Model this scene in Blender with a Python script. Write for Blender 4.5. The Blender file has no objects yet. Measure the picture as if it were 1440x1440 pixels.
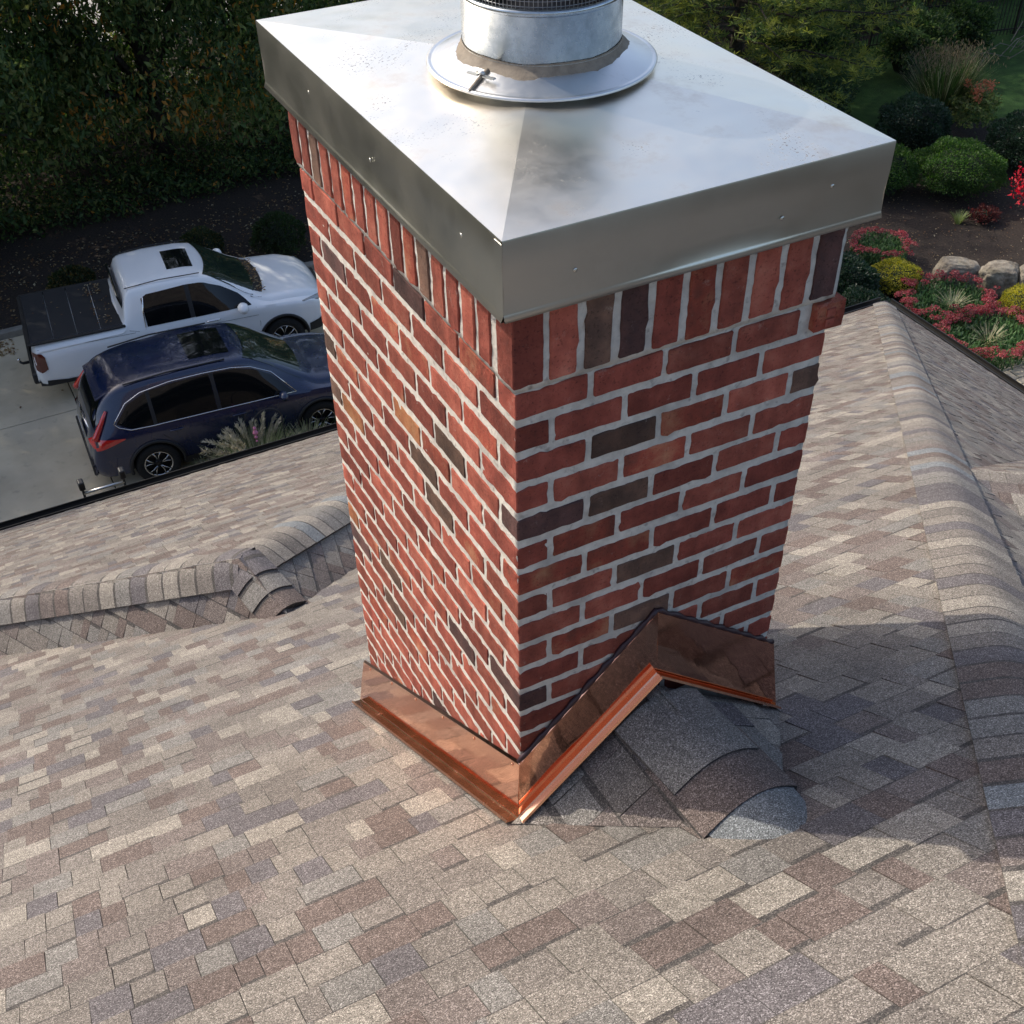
import bpy, bmesh, math, random
import numpy as np
from mathutils import Vector, Matrix
PI = math.pi
random.seed(7); np.random.seed(7)
C = bpy.context.scene.collection
scene = bpy.context.scene

# ------------------------------------------------------------------ camera, sky, sun, exposure
def look(yaw, pit, roll):
    f = Vector((math.sin(yaw)*math.cos(pit), math.cos(yaw)*math.cos(pit), -math.sin(pit)))
    r = Vector((math.cos(yaw), -math.sin(yaw), 0)); u = r.cross(f)
    c, s = math.cos(roll), math.sin(roll)
    return c*r + s*u, -s*r + c*u, f
CAMP = Vector((-.9505, -1.8605, 1.376))
rt, up, fw = look(.4647, .7704, -.0204)
cam = bpy.data.cameras.new('camera'); co = bpy.data.objects.new('camera', cam); C.objects.link(co)
M = Matrix(((rt.x, up.x, -fw.x, CAMP.x), (rt.y, up.y, -fw.y, CAMP.y), (rt.z, up.z, -fw.z, CAMP.z), (0, 0, 0, 1)))
co.matrix_world = M
cam.sensor_width = 36; cam.lens = 36*1666.5/1440; cam.shift_y = 148.5/1440
cam.clip_start = .05; cam.clip_end = 2000
scene.camera = co
SUN_AZ, SUN_EL = math.radians(35), math.radians(42)     # azimuth from +Y towards -X
sd = Vector((-math.sin(SUN_AZ)*math.cos(SUN_EL), math.cos(SUN_AZ)*math.cos(SUN_EL), math.sin(SUN_EL)))
w = bpy.data.worlds.new('World'); scene.world = w; w.use_nodes = True
nt = w.node_tree; sky = nt.nodes.new('ShaderNodeTexSky'); sky.sky_type = 'NISHITA'; sky.sun_disc = False
sky.sun_elevation = SUN_EL; sky.sun_rotation = -SUN_AZ
sky.dust_density = 3.0; sky.air_density = .9; sky.ozone_density = .4
nt.links.new(sky.outputs[0], nt.nodes['Background'].inputs[0]); nt.nodes['Background'].inputs[1].default_value = .15
sl = bpy.data.lights.new('sun', 'SUN'); sl.energy = 2.55; sl.angle = math.radians(.53); sl.color = (1, .92, .79)
so = bpy.data.objects.new('sun', sl); C.objects.link(so); so.rotation_euler = sd.to_track_quat('Z', 'Y').to_euler(); so.location = (-20, 30, 30)
scene.view_settings.view_transform = 'Standard'; scene.view_settings.look = 'None'
scene.view_settings.exposure = 0.70; scene.view_settings.gamma = 1; scene.view_settings.use_curve_mapping = False

# ------------------------------------------------------------------ helpers
def tag(o, label=None, cat=None, group=None, kind=None):
    if label: o['label'] = label
    if cat: o['category'] = cat
    if group: o['group'] = group
    if kind: o['kind'] = kind
    return o
def empty(name, loc=(0, 0, 0), rz=0):
    o = bpy.data.objects.new(name, None); C.objects.link(o); o.empty_display_size = .2; o.matrix_world = Matrix.Translation(loc) @ Matrix.Rotation(rz, 4, 'Z')
    return o
def link(name, me, parent=None, loc=None, mat=None):
    o = bpy.data.objects.new(name, me); C.objects.link(o)
    if parent: o.parent = parent
    if loc is not None: o.location = loc
    if mat is not None:
        if len(me.materials) == 0: me.materials.append(mat)
    return o
class MB:
    """collects vertices and faces and links them as one mesh"""
    def __init__(s): s.v = []; s.f = []; s.m = []; s.sm = []
    def add(s, vs, fs, mi=0, smooth=False):
        b = len(s.v); s.v += [tuple(v) for v in vs]
        for f in fs: s.f.append(tuple(i+b for i in f)); s.m.append(mi); s.sm.append(smooth)
    def box(s, c, d, mi=0, rz=0, mat=None):
        vs = []
        for z in (-.5, .5):
            for y in (-.5, .5):
                for x in (-.5, .5):
                    p = Vector((x*d[0], y*d[1], z*d[2]))
                    if mat is not None: p = mat @ p
                    elif rz: p = Matrix.Rotation(rz, 3, 'Z') @ p
                    vs.append(p + Vector(c))
        s.add(vs, [(0, 2, 3, 1), (4, 5, 7, 6), (0, 1, 5, 4), (2, 6, 7, 3), (0, 4, 6, 2), (1, 3, 7, 5)], mi)
    def tube(s, pts, r, n=6, mi=0, caps=True, smooth=True):
        pts = [Vector(p) for p in pts]; rs = r if hasattr(r, '__len__') else [r]*len(pts)
        vs = []
        prev = None
        for i, p in enumerate(pts):
            d = (pts[min(i+1, len(pts)-1)] - pts[max(i-1, 0)]).normalized()
            if prev is None:
                a = d.cross(Vector((0, 0, 1)) if abs(d.z) < .9 else Vector((1, 0, 0))).normalized()
            else:
                a = (prev - d*prev.dot(d)).normalized()
            prev = a; b = d.cross(a)
            for k in range(n):
                t = 2*PI*k/n; vs.append(p + (a*math.cos(t) + b*math.sin(t))*rs[i])
        fs = [(i*n+k, i*n+(k+1) % n, (i+1)*n+(k+1) % n, (i+1)*n+k) for i in range(len(pts)-1) for k in range(n)]
        if caps: fs += [tuple(range(n))[::-1], tuple((len(pts)-1)*n+k for k in range(n))]
        s.add(vs, fs, mi, smooth)
    def lathe(s, prof, n=48, c=(0, 0, 0), axis='z', mi=0, smooth=True):
        vs = []
        for r, h in prof:
            for k in range(n):
                t = 2*PI*k/n; a, b = r*math.cos(t), r*math.sin(t)
                p = (a, b, h) if axis == 'z' else (a, h, b)
                vs.append(Vector(p) + Vector(c))
        fs = [(i*n+k, i*n+(k+1) % n, (i+1)*n+(k+1) % n, (i+1)*n+k) for i in range(len(prof)-1) for k in range(n)]
        s.add(vs, fs, mi, smooth)
    def mesh(s, name, mats):
        me = bpy.data.meshes.new(name); me.from_pydata([tuple(v) for v in s.v], [], s.f)
        for m in (mats if isinstance(mats, (list, tuple)) else [mats]): me.materials.append(m)
        me.polygons.foreach_set('material_index', s.m); me.polygons.foreach_set('use_smooth', s.sm); me.update()
        return me
    def build(s, name, mats, parent=None, loc=None):
        return link(name, s.mesh(name, mats), parent, loc)
def bevel(o, wdt=.004, seg=2, angle=35):
    b = o.modifiers.new('bevel', 'BEVEL'); b.width = wdt; b.segments = seg; b.limit_method = 'ANGLE'; b.angle_limit = math.radians(angle)
    return o

# ------------------------------------------------------------------ materials
def N(nt, t, **kw):
    n = nt.nodes.new('ShaderNode'+t)
    for k, v in kw.items():
        if hasattr(n, k): setattr(n, k, v)
        else: n.inputs[k].default_value = v
    return n
def newmat(name):
    m = bpy.data.materials.new(name); m.use_nodes = True
    return m, m.node_tree, m.node_tree.nodes['Principled BSDF']
def mat(name, col, rough=.6, metal=0, spec=.5, **kw):
    m, t, p = newmat(name); p.inputs['Base Color'].default_value = (*col, 1); p.inputs['Roughness'].default_value = rough
    p.inputs['Metallic'].default_value = metal; p.inputs['Specular IOR Level'].default_value = spec
    for k, v in kw.items(): p.inputs[k.replace('_', ' ')].default_value = v
    return m
def noisy(name, stops, scale=5, detail=6, rough=.8, bump=.2, bscale=None, bdist=.01, metal=0, spec=.3, rrough=.6, pos=True, layers=()):
    """colour from a noise through a ramp, fine bump; layers = (scale, lo, hi, colour, amount)"""
    m, t, p = newmat(name); L = t.links.new
    if pos: src = N(t, 'NewGeometry').outputs['Position']
    else: src = N(t, 'TexCoord').outputs['Object']
    n = N(t, 'TexNoise', Scale=scale, Detail=detail, Roughness=rrough); L(src, n.inputs['Vector'])
    r = N(t, 'ValToRGB'); L(n.outputs['Fac'], r.inputs['Fac'])
    e = r.color_ramp.elements
    while len(e) < len(stops): e.new(.5)
    for i, (ps, c) in enumerate(stops): e[i].position = ps; e[i].color = (*c, 1)
    out = r.outputs['Color']
    for (sc, lo, hi, c, amt) in layers:
        n2 = N(t, 'TexNoise', Scale=sc, Detail=5); L(src, n2.inputs['Vector'])
        mr = N(t, 'MapRange'); mr.inputs['From Min'].default_value = lo; mr.inputs['From Max'].default_value = hi; mr.inputs['To Max'].default_value = amt
        L(n2.outputs['Fac'], mr.inputs['Value'])
        mx = N(t, 'MixRGB'); mx.inputs['Color2'].default_value = (*c, 1); L(mr.outputs[0], mx.inputs['Fac']); L(out, mx.inputs['Color1']); out = mx.outputs[0]
    L(out, p.inputs['Base Color'])
    p.inputs['Roughness'].default_value = rough; p.inputs['Metallic'].default_value = metal; p.inputs['Specular IOR Level'].default_value = spec
    if bump:
        n3 = N(t, 'TexNoise', Scale=bscale or scale*4, Detail=8, Roughness=.7); L(src, n3.inputs['Vector'])
        b = N(t, 'Bump', Strength=bump, Distance=bdist); L(n3.outputs['Fac'], b.inputs['Height']); L(b.outputs[0], p.inputs['Normal'])
    return m
def granule(name, base, light, dark):
    """mineral granules: every speck its own tone, with faint weathering over the whole roof"""
    m, t, p = newmat(name); L = t.links.new
    src = N(t, 'NewGeometry').outputs['Position']
    v = N(t, 'TexVoronoi', Scale=420); L(src, v.inputs['Vector'])
    sep = N(t, 'SeparateColor'); L(v.outputs['Color'], sep.inputs[0])
    r = N(t, 'ValToRGB'); L(sep.outputs[0], r.inputs['Fac']); e = r.color_ramp.elements
    r.color_ramp.interpolation = 'LINEAR'
    while len(e) < 4: e.new(.5)
    for i, (ps, c) in enumerate([(0, dark), (.45, base), (.74, base), (1, light)]): e[i].position = ps; e[i].color = (*c, 1)
    n = N(t, 'TexNoise', Scale=2.2, Detail=4); L(src, n.inputs['Vector'])
    mr = N(t, 'MapRange'); mr.inputs['From Min'].default_value = .3; mr.inputs['From Max'].default_value = .7; mr.inputs['To Min'].default_value = .80; mr.inputs['To Max'].default_value = 1.14
    L(n.outputs['Fac'], mr.inputs['Value'])
    n4 = N(t, 'TexNoise', Scale=38, Detail=6, Roughness=.75); L(src, n4.inputs['Vector'])
    mr4 = N(t, 'MapRange'); mr4.inputs['From Min'].default_value = .3; mr4.inputs['From Max'].default_value = .7; mr4.inputs['To Min'].default_value = .8; mr4.inputs['To Max'].default_value = 1.18
    L(n4.outputs['Fac'], mr4.inputs['Value'])
    mm = N(t, 'Math', operation='MULTIPLY'); L(mr.outputs[0], mm.inputs[0]); L(mr4.outputs[0], mm.inputs[1])
    mx = N(t, 'MixRGB', blend_type='MULTIPLY'); mx.inputs['Fac'].default_value = 1; L(r.outputs[0], mx.inputs['Color1'])
    L(mm.outputs[0], mx.inputs['Color2']); L(mx.outputs[0], p.inputs['Base Color'])
    p.inputs['Roughness'].default_value = .85; p.inputs['Specular IOR Level'].default_value = .35
    b = N(t, 'Bump', Strength=.55, Distance=.0012); L(sep.outputs[1], b.inputs['Height']); L(b.outputs[0], p.inputs['Normal'])
    return m
def gr(b, k=1.0):
    return granule('shingle_granules', b, tuple(min(.85, x*2.1+.07) for x in b), tuple(x*.28 for x in b))
SH = [gr((.238, .212, .180)), gr((.188, .166, .143)), gr((.158, .138, .121)), gr((.122, .093, .081)), gr((.110, .098, .100)), gr((.168, .156, .142)), gr((.142, .116, .104))]
SHW = [.13, .19, .21, .13, .10, .12, .12]
SHD = granule('shingle_dark_granules', (.07, .062, .058), (.2, .18, .16), (.02, .02, .02))  # dark granules printed on the shingles; cap edges use them too
CAPM = SH + [gr((.16, .17, .175))]
DECK = noisy('roof_felt', [(.3, (.03, .028, .027)), (.7, (.05, .047, .044))], 20, bump=.2)

def brickmat(name, c1, c2, c3, scale=14):
    m, t, p = newmat(name); L = t.links.new
    g = N(t, 'NewGeometry').outputs['Position']; oi = N(t, 'ObjectInfo')
    n = N(t, 'TexNoise', Scale=scale, Detail=8, Roughness=.65); L(g, n.inputs['Vector'])
    r = N(t, 'ValToRGB'); L(n.outputs['Fac'], r.inputs['Fac']); e = r.color_ramp.elements; e.new(.5)
    for i, (ps, c) in enumerate([(.3, c1), (.5, c2), (.72, c3)]): e[i].position = ps; e[i].color = (*c, 1)
    hs = N(t, 'HueSaturation'); L(r.outputs[0], hs.inputs['Color'])
    mr = N(t, 'MapRange'); mr.inputs['To Min'].default_value = .66; mr.inputs['To Max'].default_value = 1.28; L(oi.outputs['Random'], mr.inputs['Value']); L(mr.outputs[0], hs.inputs['Value'])
    # cement smears and pits
    n2 = N(t, 'TexNoise', Scale=26, Detail=9, Roughness=.8); L(g, n2.inputs['Vector'])
    m2 = N(t, 'MapRange'); m2.inputs['From Min'].default_value = .59; m2.inputs['From Max'].default_value = .76; m2.inputs['To Max'].default_value = .7; L(n2.outputs['Fac'], m2.inputs['Value'])
    mx = N(t, 'MixRGB'); mx.inputs['Color2'].default_value = (.5, .4, .33, 1); L(m2.outputs[0], mx.inputs['Fac']); L(hs.outputs[0], mx.inputs['Color1'])
    n5 = N(t, 'TexNoise', Scale=160, Detail=4); L(g, n5.inputs['Vector'])
    m5 = N(t, 'MapRange'); m5.inputs['From Min'].default_value = .3; m5.inputs['From Max'].default_value = .42; m5.inputs['To Min'].default_value = .45; m5.inputs['To Max'].default_value = 1; L(n5.outputs['Fac'], m5.inputs['Value'])
    mx5 = N(t, 'MixRGB', blend_type='MULTIPLY'); mx5.inputs['Fac'].default_value = .85; L(mx.outputs[0], mx5.inputs['Color1']); L(m5.outputs[0], mx5.inputs['Color2'])
    mp = N(t, 'Mapping'); mp.inputs['Scale'].default_value = (9, 9, 1.3); L(g, mp.inputs['Vector']); n6 = N(t, 'TexNoise', Scale=1.6, Detail=6); L(mp.outputs[0], n6.inputs['Vector'])
    m6 = N(t, 'MapRange'); m6.inputs['From Min'].default_value = .35; m6.inputs['From Max'].default_value = .65; m6.inputs['To Min'].default_value = .74; m6.inputs['To Max'].default_value = 1.1; L(n6.outputs['Fac'], m6.inputs['Value'])
    mx6 = N(t, 'MixRGB', blend_type='MULTIPLY'); mx6.inputs['Fac'].default_value = 1; L(mx5.outputs[0], mx6.inputs['Color1']); L(m6.outputs[0], mx6.inputs['Color2']); mx5 = mx6
    L(mx5.outputs[0], p.inputs['Base Color']); p.inputs['Roughness'].default_value = .82; p.inputs['Specular IOR Level'].default_value = .25
    n3 = N(t, 'TexNoise', Scale=75, Detail=8, Roughness=.75); L(g, n3.inputs['Vector'])
    b = N(t, 'Bump', Strength=1.0, Distance=.006); L(n3.outputs['Fac'], b.inputs['Height']); L(b.outputs[0], p.inputs['Normal'])
    return m
BR = [brickmat('red_brick', (.22, .056, .038), (.335, .088, .058), (.44, .15, .10)),
      brickmat('brick_red_deep', (.17, .042, .030), (.265, .063, .043), (.36, .10, .068)),
      brickmat('brick_dark_purple', (.055, .034, .034), (.10, .05, .045), (.15, .07, .06)),
      brickmat('brick_olive_brown', (.075, .045, .035), (.125, .072, .052), (.20, .11, .075)),
      brickmat('brick_orange', (.30, .09, .045), (.40, .16, .07), (.48, .25, .12)),
      brickmat('brick_flashed', (.12, .05, .035), (.30, .065, .04), (.42, .2, .11), 9)]
BRW = [.46, .30, .04, .05, .04, .11]
MORT = noisy('mortar', [(.3, (.52, .48, .425)), (.55, (.66, .62, .55)), (.8, (.76, .72, .65))], 30, rough=.95, bump=1, bscale=130, bdist=.006, layers=[(9, .5, .75, (.30, .28, .26), .7), (45, .60, .72, (.16, .14, .12), .55)])

def metal(name, col, rough, nscale=3, nb=.12, bd=.02, rvar=.12, stain=None, metallic=1, st=(.55, .8), ssc=7, aniso=0):
    m, t, p = newmat(name); L = t.links.new
    g = N(t, 'NewGeometry').outputs['Position']
    n = N(t, 'TexNoise', Scale=nscale, Detail=3); L(g, n.inputs['Vector'])
    b = N(t, 'Bump', Strength=nb, Distance=bd); L(n.outputs['Fac'], b.inputs['Height'])
    L(b.outputs[0], p.inputs['Normal'])
    n2 = N(t, 'TexNoise', Scale=ssc, Detail=8, Roughness=.7); L(g, n2.inputs['Vector'])
    mr = N(t, 'MapRange'); mr.inputs['From Min'].default_value = .3; mr.inputs['From Max'].default_value = .7
    mr.inputs['To Min'].default_value = max(0, rough-rvar); mr.inputs['To Max'].default_value = rough+rvar; L(n2.outputs['Fac'], mr.inputs['Value']); L(mr.outputs[0], p.inputs['Roughness'])
    p.inputs['Metallic'].default_value = metallic; p.inputs['Base Color'].default_value = (*col, 1)
    if stain:
        m2 = N(t, 'MapRange'); m2.inputs['From Min'].default_value = st[0]; m2.inputs['From Max'].default_value = st[1]; L(n2.outputs['Fac'], m2.inputs['Value'])
        mx = N(t, 'MixRGB'); mx.inputs['Color1'].default_value = (*col, 1); mx.inputs['Color2'].default_value = (*stain, 1); L(m2.outputs[0], mx.inputs['Fac']); L(mx.outputs[0], p.inputs['Base Color'])
    return m
def specks(m, col=(.12, .10, .085), scale=170, patch=5, lo=.60, hi=.66):
    t = m.node_tree; L = t.links.new; p = t.nodes['Principled BSDF']; g = N(t, 'NewGeometry').outputs['Position']
    a = N(t, 'TexNoise', Scale=scale, Detail=3); L(g, a.inputs['Vector']); b2 = N(t, 'TexNoise', Scale=patch, Detail=3); L(g, b2.inputs['Vector'])
    m1 = N(t, 'MapRange'); m1.inputs['From Min'].default_value = lo; m1.inputs['From Max'].default_value = hi; L(a.outputs['Fac'], m1.inputs['Value'])
    m2 = N(t, 'MapRange'); m2.inputs['From Min'].default_value = .52; m2.inputs['From Max'].default_value = .66; L(b2.outputs['Fac'], m2.inputs['Value'])
    mu = N(t, 'Math', operation='MULTIPLY'); L(m1.outputs[0], mu.inputs[0]); L(m2.outputs[0], mu.inputs[1])
    old = p.inputs['Base Color'].links[0].from_socket if p.inputs['Base Color'].links else None
    mx = N(t, 'MixRGB'); mx.inputs['Color2'].default_value = (*col, 1); mx.inputs['Color1'].default_value = p.inputs['Base Color'].default_value
    if old: L(old, mx.inputs['Color1'])
    L(mu.outputs[0], mx.inputs['Fac']); L(mx.outputs[0], p.inputs['Base Color'])
    m3 = N(t, 'Math', operation='SUBTRACT'); m3.inputs[0].default_value = 1; L(mu.outputs[0], m3.inputs[1]); L(m3.outputs[0], p.inputs['Metallic'])
COPPER = metal('copper_sheet', (.95, .50, .33), .10, 5, .03, .02, .05, None)
COPPER_EDGE = metal('copper_hem', (.95, .52, .34), .25, 9, .1, .01, .05)
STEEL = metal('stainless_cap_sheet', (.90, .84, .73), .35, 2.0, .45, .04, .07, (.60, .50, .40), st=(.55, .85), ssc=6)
specks(STEEL)
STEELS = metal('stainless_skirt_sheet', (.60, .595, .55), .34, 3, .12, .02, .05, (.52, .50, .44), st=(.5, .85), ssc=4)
GALV = metal('galvanised_pipe', (.50, .54, .57), .27, 30, .08, .004, .09, (.36, .40, .43), st=(.4, .65), ssc=22)
COLLAR = metal('storm_collar_sheet', (.72, .71, .69), .36, 10, .05, .01, .08, (.5, .47, .43), st=(.55, .8), ssc=10)
SEAL = noisy('sealant', [(.3, (.16, .13, .10)), (.7, (.26, .22, .17))], 40, rough=.7, bump=.5, bdist=.004)
DIRT = noisy('soot_speck', [(.3, (.08, .07, .06)), (.7, (.2, .18, .16))], 60, bump=0)
BLACKP = mat('black_plastic', (.012, .012, .013), .45)
BLACKM = mat('black_gutter_paint', (.018, .017, .016), .35)
SCRH = mat('screw_head_metal', (.6, .6, .58), .3, 1)
WIRE = mat('screen_wire', (.35, .36, .37), .4, 1)

# ------------------------------------------------------------------ ground
G = -10.0
CONC = noisy('driveway_concrete', [(.3, (.45, .385, .27)), (.5, (.52, .45, .325)), (.75, (.58, .51, .38))], 1.3, 8, rough=.9, bump=.25, bscale=120, bdist=.003,
             layers=[(.5, .5, .75, (.2, .19, .165), .55), (6, .6, .75, (.22, .2, .17), .4)])
MULCH = noisy('dark_mulch', [(.3, (.016, .012, .010)), (.5, (.042, .031, .025)), (.8, (.085, .065, .052))], 26, 9, rough=1, bump=1, bscale=60, bdist=.04)
SOIL = noisy('woodland_floor', [(.3, (.010, .009, .006)), (.5, (.025, .020, .013)), (.8, (.06, .045, .028))], 9, 9, rough=1, bump=1, bscale=30, bdist=.05)
LAWN = noisy('lawn_turf', [(.3, (.018, .045, .010)), (.55, (.035, .085, .018)), (.8, (.065, .125, .03))], 3, 9, rough=1, bump=1, bscale=80, bdist=.03)
ASPH = noisy('street_surface', [(.3, (.28, .265, .25)), (.7, (.36, .345, .325))], 3, 8, rough=.9, bump=.3, bscale=90, bdist=.004)
CURB = noisy('kerb_concrete', [(.3, (.16, .15, .13)), (.7, (.26, .245, .215))], 6, 8, rough=.9, bump=.4)
def sheet(name, pts, z, m, kind='structure', thick=0):
    b = MB()
    n = len(pts); b.add([(x, y, z) for x, y in pts], [tuple(range(n))])
    if thick:
        b.add([(x, y, z) for x, y in pts] + [(x, y, z-thick) for x, y in pts], [(i, (i+1) % n + 0, n+(i+1) % n, n+i) for i in range(n)])
    return tag(b.build(name, m), kind=kind)
sheet('ground', [(-300, -300), (300, -300), (300, 300), (-300, 300)], G-.012, SOIL)
# driveway: slabs poured side by side with open joints
dw = tag(empty('driveway', (0, 0, G)), kind='structure')
JX = [-30, -22, -16, -11.5, -6.9, -3.4, .18, 4.4, 8.4]; JY = [9.9, 12.9, 16.62, 19.55]
b = MB(); b.box((-10.8, 14.7, -.004), (38.4, 9.7, .004)); b.build('joint_filler', mat('joint_filler', (.02, .018, .016), .9), dw)
for i in range(len(JX)-1):
    for j in range(len(JY)-1):
        x0, x1, y0, y1 = JX[i]+.009, JX[i+1]-.009, JY[j]+.009, JY[j+1]-.009
        b = MB(); b.box(((x0+x1)/2, (y0+y1)/2, .008), (x1-x0, y1-y0, .02)); bevel(b.build('slab', CONC, dw), .006, 1)
# kerb behind the truck
kb = tag(empty('kerb', (0, 0, G)), kind='structure')
def kerb_piece(x0, y0, x1, y1):
    b = MB(); dx, dy = x1-x0, y1-y0; L = math.hypot(dx, dy); a = math.atan2(dy, dx)
    b.box(((x0+x1)/2, (y0+y1)/2, .07), (L-.012, .16, .16), rz=a); bevel(b.build('kerb_stone', CURB, kb), .025, 3)
kp = [(-12, 19.66), (-8, 19.64), (-5, 19.62), (-2, 19.62), (.2, 19.6), (2.4, 19.52), (4.4, 19.4), (5.5, 19.3), (6.4, 19.05), (7.4, 18.5), (8.2, 17.6), (8.6, 16.4)]
for a, c in zip(kp[:-1], kp[1:]): kerb_piece(*a, *c)
sheet('street', [(-80, 36.4), (60, 33.4), (60, 41), (-80, 44)], G+.0, ASPH)
sheet('planting_bed', [(-30, 19.75), (4.4, 19.5), (7.5, 18.7), (8.6, 16.4), (8.6, 9), (40, 9), (40, 26), (8, 28), (-30, 28)], G-.004, MULCH)
sheet('lawn', [(18.2, 18.6), (20.9, 18.9), (22.4, 18.3), (25, 16.6), (30, 14), (42, 14), (42, 30), (27.5, 25.5), (23.5, 24.2), (20.2, 23.6), (18.8, 21.4)], G+.004, LAWN)

# ------------------------------------------------------------------ the house roof
EXP = .146
def ray_onto(pl, P):
    n, c = pl; return P
def clip(poly, clipper):
    out = poly
    n = len(clipper)
    for i in range(n):
        a, b2 = clipper[i], clipper[(i+1) % n]
        nx, ny = -(b2[1]-a[1]), b2[0]-a[0]
        inp, out = out, []
        for j in range(len(inp)):
            p, q = inp[j], inp[(j+1) % len(inp)]
            dp = (p[0]-a[0])*nx+(p[1]-a[1])*ny; dq = (q[0]-a[0])*nx+(q[1]-a[1])*ny
            if dp >= 0: out.append(p)
            if (dp >= 0) != (dq >= 0):
                t = dp/(dp-dq); out.append((p[0]+(q[0]-p[0])*t, p[1]+(q[1]-p[1])*t))
        if not out: return []
    return out
def proj(P):
    d = P-CAMP; z = d.dot(fw)
    return (720+1666.5*d.dot(rt)/z, 868.5-1666.5*d.dot(up)/z, z)
shingle_meshes = {}
def shingle_mesh(ci, hi, band):
    k = (ci, hi, band)
    if k not in shingle_meshes:
        b = MB(); t = .0068 if hi else .0032
        ys = [0, .027 if band else .0085, EXP]
        zz = lambda y: .0012 + (t-.0012)*y/EXP
        for i in range(len(ys)-1):
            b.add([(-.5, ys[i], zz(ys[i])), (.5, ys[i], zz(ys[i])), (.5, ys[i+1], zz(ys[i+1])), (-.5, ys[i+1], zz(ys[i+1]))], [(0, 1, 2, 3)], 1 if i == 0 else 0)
        b.add([(-.5, EXP, 0), (.5, EXP, 0), (.5, EXP, t), (-.5, EXP, t)], [(1, 0, 3, 2)])
        b.add([(-.5, 0, 0), (-.5, EXP, 0), (-.5, EXP, t), (-.5, 0, .0012)], [(0, 3, 2, 1)])
        b.add([(.5, 0, 0), (.5, EXP, 0), (.5, EXP, t), (.5, 0, .0012)], [(0, 1, 2, 3)])
        shingle_meshes[k] = b.mesh('shingle', [SH[ci], SHD])
    return shingle_meshes[k]
def pickc(): return random.choices(range(7), SHW)[0]
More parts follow.
